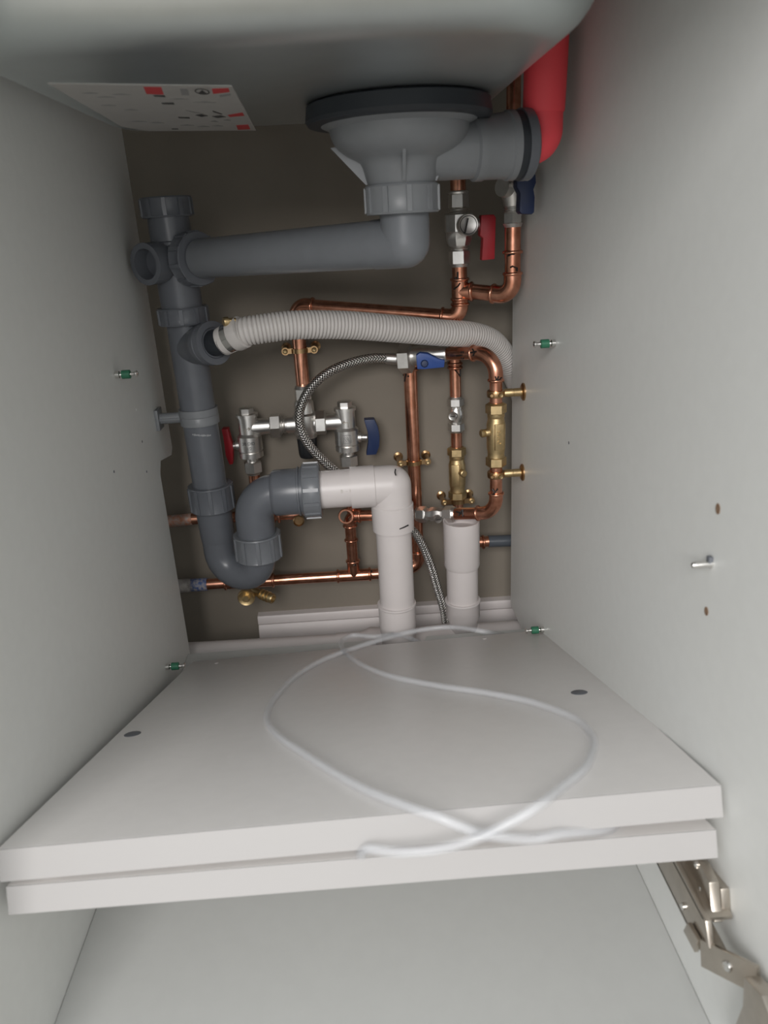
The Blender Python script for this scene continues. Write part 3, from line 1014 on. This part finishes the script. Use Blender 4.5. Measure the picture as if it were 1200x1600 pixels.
# blue handled valve on C
bv = thing('ball_valve', 'nickel angle valve with dark blue handle tucked behind strainer outlet', 'valve', CV(320))
bm = B(); hexnut(bm, CV(350), CV(331), 0.0112); lathe2(bm, CV(355), CV(349), [(0, 0.0095), (1, 0.0118)], 24); obj('compression_nut', bm, 'chrome', bv)
bm = B(); lathe2(bm, CV(332), CV(320), [(0, 0.009), (0.15, 0.0102), (0.3, 0.009), (0.45, 0.0102), (0.6, 0.009), (0.75, 0.0102), (1, 0.0098)], 24); obj('thread', bm, 'chrome', bv)
bm = B(); lathe2(bm, CV(322), CV(262), [(0, 0.0108), (0.15, 0.012), (0.35, 0.0145), (0.7, 0.0145), (0.85, 0.011), (1, 0.0105)], 28)
lathe2(bm, CV(294), P(784, 292, YC - 0.012), [(0, 0.0125), (1, 0.0105)], 24)
obj('valve_body', bm, 'chrome', bv)
cu_tube(bv, CV(262), CV(60))
bm = B()
Yh = 0.452
pts = []
for (x, y) in ((808, 276), (812, 267), (821, 263), (831, 265), (837, 273), (838, 285), (834, 296), (836, 308), (835, 332), (831, 335), (815, 334), (812, 330), (813, 302), (808, 292)):
    pts.append(P(x, y, Yh))
prism(bm, pts, (0, 0.02, 0))
hb = obj('handle', bm, 'blue', bv, bevel=0.0015)
bm = B(); lathe(bm, P(823, 279, Yh + 0.001), (0, -1, 0), [(0, 0.0026), (0.0022, 0.0026), (0.0032, 0.0016), (0.003, 0.0003)], 14); obj('handle_screw', bm, 'steel', hb)
bm = B(); lathe2(bm, CV(285), P(820, 282, Yh + 0.022), [(0, 0.007), (1, 0.006)], 18); obj('stem', bm, 'chrome', bv)


# ------------------------------------------------------------------ pipe clips on the wall
def wall_clip(c, px_w, label, RC=RC):
    c = Vector(c)
    t = thing('pipe_clip', label, 'pipe clip', (c.x, YWALL, c.z), 'two-screw wall pipe clips')
    bm = B()
    lathe(bm, c - Vector((0, 0, 0.003)), (0, 0, 1), [(0, RC), (0, RC + 0.0022), (0.006, RC + 0.0022), (0.006, RC)], 24)
    obj('clip_ring', bm, 'gilt', t)
    for s in (-1, 1):
        e = c + Vector((s * px_w, -0.002, 0))
        bm = B()
        box(bm, c + Vector((s * (RC + px_w) / 2 * 1.05, -0.002, 0)), ((px_w - RC) / 2 + 0.001, 0, 0), (0, 0.0012, 0), (0, 0, 0.0035))
        lathe(bm, e + Vector((0, 0.0014, 0)), (0, -1, 0), [(0, 0.0052), (0.0028, 0.0052)], 18)
        ear = obj('clip_ear', bm, 'gilt', t)
        bm = B(); lathe(bm, e + Vector((0, -0.001, 0)), (0, -1, 0), [(0, 0.0034), (0.0016, 0.0034), (0.0024, 0.0022), (0.0018, 0.0004)], 14)
        obj('screw', bm, 'brass', ear)
        bm = B()
        be = Vector((e.x + s * 0.001, YWALL, e.z))
        lathe(bm, be, (0, -1, 0), [(0, 0.007), (0.002, 0.007), (0.0035, 0.004), (YWALL - e.y, 0.003)], 18)
        obj('stand_off', bm, 'gilt', t)
    return t


q = P(458, 548, 0.640); wall_clip((leftA.x, 0.640, q.z), 0.0195, 'bronze two-screw clip on copper pipe above the mixing valve', RA)

# ------------------------------------------------------------------ thermostatic mixing valve with two angle valves
zM = P(462, 663, YM).z
mc = Vector((downA.x - 0.001, YM, zM))
mv = thing('mixing_valve', 'nickel thermostatic mixing valve body with black knob on the wall', 'valve', mc)


def MV(py):
    return Vector((mc.x, YM, P(462, py, YM).z))


bm = B(); hexnut(bm, MV(606), MV(626), 0.0118); lathe2(bm, MV(603), MV(607), [(0, 0.009), (1, 0.0112)], 24); obj('compression_nut', bm, 'chrome', mv)
bm = B(); lathe2(bm, MV(624), MV(684), [(0, 0.0105), (0.08, 0.0135), (0.35, 0.014), (0.4, 0.0165), (0.85, 0.0175), (0.9, 0.016), (1, 0.0145)], 30)
lathe(bm, mc - Vector((0.025, 0, 0)), (1, 0, 0), [(0, 0.0118), (0.05, 0.0118)], 28)
obj('valve_body', bm, 'chrome', mv)
bm = B(); lathe2(bm, MV(684), MV(716), [(0, 0.0130), (0.05, 0.0140), (0.8, 0.0132), (0.95, 0.0118), (1, 0.009)], 30); obj('knob', bm, 'black', mv)
for s, xn in ((-1, 431), (1, 501)):
    q = P(xn, 667 if s < 0 else 662, YM)
    c = Vector((q.x, YM, zM))
    bm = B(); hexnut(bm, c - Vector((0.0078, 0, 0)), c + Vector((0.0078, 0, 0)), 0.0172, phase=0.0 if s < 0 else 0.5); obj('union_nut', bm, 'chrome', mv)
    bm = B()
    lathe(bm, c - Vector((s * 0.006, 0, 0)), (-s, 0, 0), [(0, 0.0105), (0.003, 0.0118), (0.0045, 0.0105), (0.006, 0.0118), (0.0075, 0.0105), (0.012, 0.011)], 26)
    obj('thread', bm, 'chrome', mv)


def angle_valve(pxc, s, label, hcol):
    xv = P(pxc, 668, YM).x
    t = thing('angle_valve', label, 'valve', (xv, YM, zM - 0.05), 'angle valves beside the mixer')
    dz = zM
    C = lambda h: Vector((xv, YM, zM + h))
    bm = B(); hexnut(bm, C(0.0285), C(0.019), 0.0102, phase=0.1); obj('top_plug', bm, 'chrome', t)
    bm = B(); lathe2(bm, C(0.0205), C(0.0115), [(0, 0.0120), (0.1, 0.0152), (0.55, 0.0152), (0.6, 0.0135), (1, 0.0135)], 28); obj('bonnet', bm, 'chrome', t)
    bm = B(); lathe2(bm, C(0.0125), C(-0.036), [(0, 0.0134), (0.42, 0.0134), (0.5, 0.0168), (0.92, 0.0170), (0.96, 0.0155), (1, 0.014)], 30)
    lathe(bm, C(0), (-s, 0, 0), [(0, 0.0122), (0.014, 0.0116), (0.036, 0.0104)], 26)
    obj('valve_body', bm, 'chrome', t)
    bm = B(); lathe2(bm, C(-0.034), C(-0.043), [(0, 0.0158), (0.1, 0.0170), (0.9, 0.0170), (1, 0.015)], 10); obj('collar', bm, 'chrome', t)
    bm = B(); lathe2(bm, C(-0.042), C(-0.05), [(0, 0.0085), (1, 0.0085)], 20)
    hexnut(bm, C(-0.049), C(-0.066), 0.0132, phase=0.3)
    lathe2(bm, C(-0.0655), C(-0.069), [(0, 0.0098), (1, 0.0085)], 20)
    obj('compression_nut', bm, 'chrome', t)
    # handle
    hz = -0.024
    bm = B(); lathe(bm, C(hz), (s, 0, -0.05), [(0, 0.0075), (0.020, 0.007), (0.021, 0.0045), (0.028, 0.0045)], 20); obj('stem', bm, 'chrome', t)
    bm = B()
    x0 = xv + s * 0.0255; hw = 0.0255
    prof = [(x0, hz - hw), (x0 + s * 0.014, hz - hw), (x0 + s * 0.019, hz - hw * .55), (x0 + s * 0.0205, hz), (x0 + s * 0.019, hz + hw * .55), (x0 + s * 0.0145, hz + hw), (x0, hz + hw), (x0 + s * 0.004, hz + hw * .3), (x0 + s * 0.004, hz - hw * .3)]
    if s < 0:
        prof = [(x0 - 0.001, hz - hw), (x0 - 0.006, hz - hw * 1.02), (x0 - 0.0095, hz - hw * .5), (x0 - 0.0095, hz + hw * .5), (x0 - 0.0105, hz + hw), (x0 - 0.002, hz + hw), (x0, hz + hw * .4), (x0 + 0.002, hz)]
    prism(bm, [(px_, YM - 0.008, zM + pz_) for px_, pz_ in prof], (0, 0.016, 0))
    obj('handle', bm, hcol, t, bevel=0.0012)
    # cast arrow
    bm = B(); fy = YM - 0.0136
    tube(bm, [(xv - s * -0.003, fy, zM - 0.006), (xv + s * 0.003, fy, zM + 0.001), (xv - s * 0.004, fy, zM + 0.001)], 0.0006, 6)
    tube(bm, [(xv - s * 0.0015, fy, zM + 0.003), (xv - s * 0.0042, fy, zM + 0.001), (xv - s * 0.0015, fy, zM - 0.0012)], 0.0006, 6)
    obj('cast_arrow', bm, 'hinge', t)
    return t, xv


avL, xvL = angle_valve(388, -1, 'nickel angle valve with dark red handle, left of the mixer', 'red')
avR, xvR = angle_valve(541, 1, 'nickel angle valve with dark blue handle, right of the mixer', 'blue')


def cast_text(body, loc, size, parent, m, ext=0.0003, rot=(PI / 2, 0, 0)):
    cu = bpy.data.curves.new('cast_lettering', 'FONT')
    cu.body = body; cu.size = size; cu.extrude = ext; cu.align_x = 'CENTER'; cu.align_y = 'CENTER'
    tmp = bpy.data.objects.new('tmp', cu)
    col.objects.link(tmp)
    tmp.rotation_euler = rot
    dg = bpy.context.evaluated_depsgraph_get()
    me = bpy.data.meshes.new_from_object(tmp.evaluated_get(dg))
    R3 = tmp.rotation_euler.to_matrix()
    bpy.data.objects.remove(tmp); bpy.data.curves.remove(cu)
    org = ORIG[parent.name]
    for v in me.vertices:
        v.co = R3 @ v.co + Vector(loc) - org
    me.materials.clear(); me.materials.append(M[m])
    o = bpy.data.objects.new('cast_lettering', me)
    col.objects.link(o); o.parent = parent
    return o


cast_text('30 DID', (xvL, YM - 0.0168, zM - 0.0195), 0.0058, avL, 'printblack')
cast_text('1/2', (xvL, YM - 0.0168, zM - 0.0265), 0.0055, avL, 'printblack')
bm = B()
for z0, z1, x0, x1 in ((-.0165, -.0165, -.0055, .0055), (-.0275, -.0275, -.0055, .0055), (-.0165, -.0275, -.0055, -.0055), (-.0165, -.0275, .0055, .0055), (-.018, -.026, -.003, .003), (-.018, -.026, 0, .004), (-.02, -.026, -.004, 0)):
    tube(bm, [(xvR + x0, YM - 0.0168, zM + z0), (xvR + x1, YM - 0.0168, zM + z1)], 0.0004, 5)
obj('cast_emblem', bm, 'printgrey', avR)
tl = thing('copper_pipe', 'copper tail below the red handled angle valve, dropping behind the trap', 'pipe', (xvL, YM, 0.1))
cu_tube(tl, (xvL, YM, zM - 0.067), (xvL, YM, P(395, 812, YM).z))
tr_ = thing('copper_pipe', 'copper tail below the blue handled angle valve, behind white waste pipe', 'pipe', (xvR, YM, 0.1))
cu_tube(tr_, (xvR, YM, zM - 0.067), (xvR, YM, P(548, 800, YM).z))

# ------------------------------------------------------------------ D: long upright
d_top = P(638, 570, YD); d_bot = P(655, 868, YD)
dx = (d_top.x + d_bot.x) / 2


def DV(py):
    q = P(645, py, YD); return Vector((dx, YD, q.z))


YB2 = 0.632
lowz = P(600, 896, YB2)
low_l = P(322, 913, YB2); low_r = Vector((dx, YB2 + 0.004, P(650, 888, YB2).z))
RD = 0.0094
dpipe = run('copper_pipe', 'long upright copper pipe right of the white waste elbow', [DV(572), Vector((dx, YD, low_r.z)), P(600, 896, YB2)], R=0.016, r=RD)
bm = B(); bead(bm, DV(577), (0, 0, 1), RD + 0.0008); bead(bm, DV(571), (0, 0, 1), RD + 0.0008); obj('press_bead', bm, 'copper', dpipe)
strokes(dpipe, [[(630, 586), (639, 588)], [(634, 584), (632, 596)]], YD, DV(580), (0, 0, 1), RD + 0.0004)
q = DV(722); wall_clip(q, 0.0195, 'bronze two-screw clip on long upright copper pipe by the white elbow', RD)

# lower horizontal with tee and painted end
lowp = thing('copper_pipe', 'lower horizontal copper pipe with tee, painted blue at its left end', 'pipe', low_l)
A0 = P(322, 913, YB2); A1 = P(600, 896, YB2)
ld = (A1 - A0).normalized()
T0 = P(553, 899, YB2)
T0 = A0 + ld * (T0 - A0).dot(ld)
cu_tube(lowp, A0, T0)
cu_tube(lowp, T0, A1)
bm = B(); tube(bm, [A0 - ld * 0.16, A0 - ld * 0.022], RC + 0.0022, 22); obj('dusty_sleeve', bm, 'dusty', lowp)
bm = B(); tube(bm, [A0 - ld * 0.024, A0 + ld * 0.002], RC + 0.0016, 22); part_label(obj('paint_band', bm, 'bluepaint', lowp), 'scuffed blue painted band')
bm = B()
for px_ in (352, 427):
    q = A0 + ld * (P(px_, 908, YB2) - A0).dot(ld)
    bead(bm, q, ld); 
tube(bm, [A0 + ld * (P(352, 908, YB2) - A0).dot(ld), A0 + ld * (P(427, 908, YB2) - A0).dot(ld)], RC + 0.0011, 24)
obj('socket', bm, 'copper', lowp)
tee(lowp, T0, ld, (0, 0, 1), 0.026)
ez = P(549, 808, YB2 - 0.012)
e_c = Vector((T0.x, YB2 - 0.006, ez.z))
vx_r = P(651, 804, 0.605)
s2, e2_ = cu_elbow(lowp, T0, e_c, vx_r, R=0.012, sock=0.006)
cu_tube(lowp, T0, s2); cu_tube(lowp, e2_, vx_r)
bm = B(); bead(bm, Vector((T0.x, YB2 - 0.003, P(553, 842, YB2).z)), (0, 0, 1), RC + 0.0006); obj('press_bead', bm, 'copper', lowp)
bm = B(); lathe(bm, e_c + Vector((-0.004, -0.006, 0.003)), (-0.15, -1, 0.1), [(0.006, 0.0085), (0, 0.0098), (0.001, 0.0112), (0.0025, 0.0118), (0.0045, 0.0118), (0.006, 0.0108), (0.006, 0.0085)], 28, cap0=False, cap1=False); obj('elbow_bead', bm, 'copper', lowp)
strokes(lowp, [[(553, 876), (556, 884)], [(552, 884), (558, 878)]], YB2, T0, (0, 0, 1), RC + 0.0014)
strokes(lowp, [[(575, 893), (581, 899)], [(577, 899), (581, 891)]], YB2, T0, ld, RC + 0.0014)

# drain cock hanging from the lower pipe
dk = thing('drain_cock', 'small brass drain cock below the lower horizontal copper pipe', 'valve', P(385, 934, 0.6))
dc = P(385, 933, 0.592)
bm = B(); lathe(bm, dc + Vector((0, 0.03, 0.0)), (0, -1, 0), [(0, 0.008), (0.026, 0.008), (0.027, 0.0122), (0.029, 0.0126), (0.0325, 0.0126), (0.034, 0.0115), (0.0325, 0.0085), (0.0325, 0.0005)], 32)
tube(bm, [dc + Vector((0, 0.028, 0)), dc + Vector((0.0, 0.036, 0.024))], 0.0065, 16)
obj('cock_body', bm, 'brass', dk)
bm = B(); lathe(bm, dc + Vector((0, -0.001, 0)), (0, -1, 0), [(0, 0.0058), (0.005, 0.0055), (0.0062, 0.0045), (0.0062, 0.0004)], 8); obj('cock_spindle', bm, 'brass', dk)
s0 = dc + Vector((0.004, 0.016, 0.004)); s1 = P(427, 936, 0.585)
bm = B(); lathe2(bm, s0, s1, [(0, 0.0062), (0.40, 0.0062), (0.42, 0.0068), (0.52, 0.0082), (0.53, 0.0068), (0.66, 0.0084), (0.67, 0.0068), (0.8, 0.0084), (0.81, 0.0068), (0.97, 0.0074), (1, 0.0066), (1, 0.0048), (0.9, 0.0045)], 24); obj('spout', bm, 'brass', dk)

# dust speckled pipe behind the trap
dp = thing('copper_pipe', 'dust speckled copper pipe behind the trap, leaving past the left cabinet side', 'pipe', P(300, 811, 0.64))
q0, q1, q2 = P(190, 822, 0.64), P(300, 811, 0.64), P(470, 803, 0.64)
cu_tube(dp, q0, q1, 'dustycu', RC + 0.0006, 'dusty_length'); cu_tube(dp, q1, q2)
bm = B(); bead(bm, P(428, 806, 0.64), q2 - q1); bead(bm, P(436, 806, 0.64), q2 - q1); obj('press_bead', bm, 'copper', dp)
bm = B(); lathe(bm, P(467, 812, 0.625), (0, -1, 0), [(0, 0.0075), (0.004, 0.0082), (0.006, 0.0082), (0.007, 0.0068), (0.005, 0.006)], 22); obj('pipe_end', bm, 'gilt', dp)

# ------------------------------------------------------------------ right hand loop
YL = 0.535
lt = P(774, 553, YL); lb = P(771, 800, YL)
lxx = P(775, 650, YL).x


def LV(py):
    q = P(774, py, YL); return Vector((lxx, YL, q.z))


ctop = LV(551); cbot = LV(801)
hl_top = P(699, 553, 0.588)
hl_bot = P(712, 803, 0.572)
lp_t = thing('copper_pipe', 'copper swept bend from blue lever valve down to the right brass check valve', 'pipe', hl_top)
s3, e3_ = cu_elbow(lp_t, hl_top, ctop, LV(640), R=0.026, sock=0.008)
cu_tube(lp_t, hl_top, s3); cu_tube(lp_t, e3_, LV(640))
strokes(lp_t, [[(713, 556), (722, 555)], [(721, 549), (721, 561)], [(724, 549), (724, 561)]], 0, hl_top, ctop - hl_top, RC + 0.0003)
strokes(lp_t, [[(738, 545), (741, 551), (739, 556)], [(735, 551), (744, 549)]], 0, hl_top, ctop - hl_top, RC + 0.0016)
strokes(lp_t, [[(774, 588), (776, 596), (784, 590)], [(779, 588), (776, 596)]], 0, ctop, (0, 0, 1), RC + 0.0016)
lp_b = thing('copper_pipe', 'copper swept bend below the right brass check valve, over the standpipe', 'pipe', cbot)
s4, e4_ = cu_elbow(lp_b, LV(722), cbot, hl_bot, R=0.026, sock=0.008)
cu_tube(lp_b, LV(722), s4); cu_tube(lp_b, e4_, hl_bot)
strokes(lp_b, [[(769, 764), (773, 770), (778, 764)], [(773, 770), (769, 774)]], 0, cbot, (0, 0, 1), RC + 0.0016)
strokes(lp_b, [[(713, 799), (722, 803)], [(716, 806), (722, 797)], [(723, 796), (723, 807)]], 0, hl_bot, cbot - hl_bot, RC + 0.0016)


def check_valve(C, h0, h1, label, plug, plate_dir):
    """C(z) gives the axis point; h0 top, h1 bottom"""
    L = h0 - h1
    t = thing('check_valve', label, 'valve', C(h1), 'brass check valves')
    bm = B(); hexnut(bm, C(h0 - 0.001), C(h0 - L * .165), 0.0135, phase=0.15); lathe2(bm, C(h0), C(h0 - 0.002), [(0, 0.0095), (1, 0.012)], 24); obj('compression_nut', bm, 'brass', t)
    bm = B(); hexnut(bm, C(h1 + L * .165), C(h1 + 0.001), 0.0135, phase=0.15); lathe2(bm, C(h1), C(h1 + 0.002), [(0, 0.0095), (1, 0.012)], 24); obj('compression_nut', bm, 'brass', t)
    bm = B(); lathe2(bm, C(h0 - L * .16), C(h1 + L * .16), [(0, 0.0112), (0.08, 0.0112), (0.1, 0.0104), (0.2, 0.0114), (0.25, 0.0122), (0.8, 0.0120), (0.9, 0.0108), (1, 0.0112)], 28); obj('valve_body', bm, 'brass', t)
    pd = Vector(plate_dir).normalized(); side = pd.cross(Vector((0, 0, 1))).normalized()
    c = C((h0 + h1) / 2) + pd * 0.0108
    bm = B(); box(bm, c, side * 0.0058, pd * 0.0026, Vector((0, 0, L * .2))); pt = obj('flat_plate', bm, 'brass', t, bevel=0.0008)
    g = Vector(plug).normalized(); pc = C((h0 + h1) / 2 + L * .06)
    bm = B(); lathe(bm, pc, g, [(0, 0.0052), (0.016, 0.0050), (0.0165, 0.0046), (0.018, 0.0052), (0.0215, 0.0052), (0.0225, 0.004)], 18); obj('test_plug', bm, 'brass', t)
    return t, c + pd * 0.0027


h0 = LV(629).z; h1 = LV(729).z
cvL, pc = check_valve(lambda z: Vector((lxx, YL, z)), h0, h1, 'brass check valve on the right copper loop, side plug pointing left', (-1, -0.35, 0), (0.15, -1, 0))
cast_text('DN15', pc, 0.0075, cvL, 'brass', 0.0006, (PI / 2, -PI / 2, 0.15))


def panel_clip(py, label):
    c = LV(py)
    t = thing('pipe_clip', label, 'pipe clip', (W, YL, c.z), 'brass stand-off clips on right cabinet side')
    bm = B(); lathe(bm, c - Vector((0, 0, 0.004)), (0, 0, 1), [(0, RC), (0, RC + 0.003), (0.002, RC + 0.0035), (0.006, RC + 0.0035), (0.008, RC + 0.003), (0.008, RC)], 24); obj('clip_ring', bm, 'gilt', t)
    bm = B(); lathe(bm, c + Vector((RC + 0.001, 0, 0)), (1, 0, 0), [(0, 0.0042), (0.004, 0.0052), (0.012, 0.0052), (0.0122, 0.0047), (0.013, 0.0047), (0.0132, 0.0052), (W - c.x - RC - 0.003, 0.0052)], 20); obj('stand_off', bm, 'brass', t)
    bm = B(); lathe(bm, (W, YL, c.z), (-1, 0, 0), [(0, 0.0112), (0.0018, 0.0112), (0.0032, 0.009), (0.0036, 0.006)], 26); obj('flange', bm, 'gilt', t)
    bm = B(); lathe(bm, c + Vector((0.003, -RC - 0.001, 0)), (0.2, -1, 0), [(0, 0.0030), (0.0045, 0.0030), (0.0055, 0.0022), (0.005, 0.0004)], 14); obj('screw', bm, 'brass', t)
    bm = B(); lathe(bm, c + Vector((-0.006, -RC + 0.001, 0)), (-0.3, -1, 0), [(0, 0.0028), (0.004, 0.0028), (0.005, 0.002)], 14); obj('hinge_lug', bm, 'gilt', t)


panel_clip(615, 'brass stand-off clip above the right brass check valve')
panel_clip(741, 'brass stand-off clip below the right brass check valve')

# ------------------------------------------------------------------ E: middle upright with chrome isolator and brass check valve
exx = (P(713, 580, YE).x + P(713, 770, YE).x) / 2


def EV(py):
    q = P(713, py, YE); return Vector((exx, YE, q.z))


ep = thing('copper_pipe', 'copper pipe with small nickel isolator between two other uprights', 'pipe', EV(690))
cu_tube(ep, EV(540), EV(624)); cu_tube(ep, EV(672), EV(702)); cu_tube(ep, EV(778), EV(860))
bm = B(); bead(bm, EV(568), (0, 0, 1)); bead(bm, EV(574), (0, 0, 1)); obj('press_bead', bm, 'copper', ep)
strokes(ep, [[(708, 577), (720, 577)], [(711, 578), (719, 588)], [(719, 578), (719, 588)]], 0, EV(580), (0, 0, 1), RC + 0.0003)


def isolator(p0, p1, label, screw_dir, group):
    p0, p1 = Vector(p0), Vector(p1)
    d = p1 - p0; L = d.length
    t = thing('isolating_valve', label, 'valve', p0, group)
    bm = B(); hexnut(bm, p0 + d * .04, p0 + d * .27, 0.0118, phase=0.2); lathe2(bm, p0, p0 + d * .05, [(0, 0.0092), (1, 0.0108)], 22); obj('compression_nut', bm, 'chrome', t)
    bm = B(); hexnut(bm, p0 + d * .73, p0 + d * .96, 0.0118, phase=0.2); lathe2(bm, p1, p1 - d * .05, [(0, 0.0092), (1, 0.0108)], 22); obj('compression_nut', bm, 'chrome', t)
    bm = B(); lathe2(bm, p0 + d * .25, p0 + d * .75, [(0, 0.0088), (0.2, 0.0088), (0.3, 0.0106), (0.7, 0.0106), (0.8, 0.0088), (1, 0.0088)], 8); obj('valve_body', bm, 'chrome', t)
    sd = Vector(screw_dir).normalized(); c = p0 + d * .5
    bm = B(); lathe(bm, c, sd, [(0, 0.0062), (0.0125, 0.0062), (0.014, 0.0055), (0.0135, 0.0042), (0.0135, 0.0004)], 22); sc_ = obj('screw_boss', bm, 'chrome', t)
    u, v = frame(sd)
    bm = B(); box(bm, c + sd * 0.0135, u * 0.0032, v * 0.0005, sd * 0.0005); obj('screw_slot', bm, 'ink', sc_)
    return t


isolator(EV(619), EV(675), 'small nickel isolating valve on the middle upright copper pipe', (-0.55, -1, 0), 'screwdriver isolating valves')
isolator(P(651, 804, 0.605), hl_bot, 'nickel isolating valve lying level beside the white down pipe', (0.15, -1, -0.25), 'screwdriver isolating valves')
h0 = EV(698).z; h1 = EV(780).z
check_valve(lambda z: Vector((exx, YE, z)), h0, h1, 'brass check valve below the isolator on the middle upright', (0.35, -1, 0), (-0.35, -1, 0))
q = EV(783); wall_clip(q, 0.020, 'bronze two-screw clip at the foot of the middle upright')

# blue lever valve at the top of D
hv = thing('ball_valve', 'nickel valve with bright blue lever below the grey corrugated hose', 'valve', P(640, 562, 0.615))
v0 = P(612, 561, 0.618); v1 = P(650, 560, 0.61); v2 = P(700, 557, 0.585)
v1 = v0 + (v2 - v0) * 0.45
bm = B(); hexnut(bm, P(624, 561, 0.612), P(644, 560, 0.606), 0.0195, phase=0.52); obj('union_nut', bm, 'chrome', hv)
bm = B(); lathe2(bm, P(640, 557, 0.612), hl_top, [(0, 0.0125), (0.35, 0.0135), (0.55, 0.0125), (0.7, 0.0098), (0.95, 0.0100), (1, 0.0088)], 26)
lathe2(bm, P(634, 566, 0.622), DV(573), [(0, 0.010), (1, 0.0092)], 22)
obj('valve_body', bm, 'chrome', hv)
bm = B()
Yv = 0.566
prism(bm, [P(650, 556, Yv), P(652, 577, Yv), P(664, 577, Yv), P(694, 574, Yv), P(695, 563, Yv), P(685, 561, Yv), P(668, 553, Yv), P(656, 552, Yv)], (0.001, 0.009, 0.001))
lv = obj('lever', bm, 'bluebright', hv, bevel=0.001)
bm = B(); lathe(bm, P(663, 568, Yv + 0.001), (0, -1, 0.1), [(0, 0.0048), (0.0025, 0.0048), (0.004, 0.0036), (0.0042, 0.0005)], 18); obj('lever_screw', bm, 'blue', lv)

# ------------------------------------------------------------------ braided hose
bh = thing('braided_hose', 'steel braided flexible hose arching from blue lever valve behind the white pipe', 'hose', P(600, 560, 0.612))
hp = [P(606, 560, 0.612), P(580, 560, 0.606), P(545, 568, 0.598), P(510, 584, 0.592), P(482, 611, 0.588), P(468, 645, 0.586), P(472, 676, 0.586), P(490, 704, 0.588), P(522, 735, 0.590), P(560, 765, 0.592), P(600, 795, 0.592), P(632, 818, 0.592), P(655, 842, 0.592), P(672, 880, 0.592), P(684, 920, 0.594), P(694, 955, 0.594), P(698, 990, 0.596)]
path = resample(smooth_path(hp, 12), 0.004)
bm = B(); tube(bm, path, 0.0062, 22, uv=True); obj('braid', bm, 'braid', bh)
bm = B(); lathe2(bm, P(624, 561, 0.612), P(602, 560, 0.611), [(0, 0.0062), (0.15, 0.0062), (0.2, 0.0074), (0.9, 0.0072), (1, 0.0060)], 26); obj('ferrule', bm, 'chrome', bh)

# ------------------------------------------------------------------ dark sleeved stub at the right
ds = thing('sleeved_pipe', 'dark sleeved pipe stub with copper end beside the standpipe', 'pipe', P(780, 845, 0.62))
g0, g1, g2 = P(735, 848, 0.63), P(763, 846, 0.63), P(840, 843, 0.63)
cu_tube(ds, g0, g1)
bm = B(); bead(bm, P(755, 847, 0.63), g1 - g0); obj('press_bead', bm, 'copper', ds)
bm = B(); tube(bm, [g1, g2], RC + 0.0008, 24); obj('dark_sleeve', bm, 'darkpipe', ds)

# ------------------------------------------------------------------ clear tubing coiled on the upper board
ct = thing('clear_tube', 'thin clear plastic tubing looped over the upper shelf board and its front edge', 'tube', on_board(560, 1100))
RT = 0.0036


def bp(px, py, h=RT * 1.05):
    return on_board(px, py, h)


fy = min((0.0045 * 0) - 0.02, -0.02)
front = lambda px, py, Y: P(px, py, Y)
gap_in = []
path_pts = [P(790, 992, 0.500), bp(757, 987, 0.004), bp(700, 980, 0.006), bp(630, 990, 0.005), bp(530, 1021), bp(470, 1051), bp(430, 1090), bp(417, 1120), bp(430, 1146), bp(480, 1181), bp(555, 1226), bp(625, 1256, 0.0045), P(680, 1275, -0.040), P(722, 1292, -0.045), P(765, 1306, -0.046), P(830, 1311, -0.044)]
# tuck into the gap between the boards and come back out on the left


def gap_pt(x, depth):
    """a point midway in the slot between the boards, depth behind the front edge"""
    a = uo + ux * (x - uo.x) + uy * depth - uz * 0.0210
    b = lo_o + lx * (x - lo_o.x) + ly * depth
    # slot centre, resting on the lower board
    return Vector((a.x, a.y, b.z + 0.0048))


gr = P(893, 1301, -0.034)
path_pts += [P(878, 1303, -0.041), gap_pt(0.392, 0.008), gap_pt(0.402, 0.03), gap_pt(0.38, 0.05), gap_pt(0.32, 0.056), gap_pt(0.27, 0.045), gap_pt(0.235, 0.02), gap_pt(0.232, -0.002), P(575, 1327, -0.040)]
path_pts += [P(620, 1331, -0.046), P(680, 1327, -0.050), P(740, 1312, -0.052), P(805, 1281, -0.050), P(845, 1256, -0.044), bp(880, 1229, 0.0045), bp(915, 1198), bp(928, 1165), bp(922, 1144), bp(895, 1121), bp(830, 1097), bp(755, 1082), bp(680, 1071), bp(605, 1055), bp(555, 1032), bp(533, 1006), bp(550, 993), bp(585, 995, 0.003), P(622, 992, 0.49), P(660, 1006, 0.50)]
path = smooth_path(path_pts, 8)
bm = B(); tube(bm, path, RT, 16, cap0=False, cap1=False)
tube(bm, [p for p in path], RT * 0.62, 12, cap0=False, cap1=False)
obj('tube_wall', bm, 'clear', ct)

bpy.context.view_layer.update()
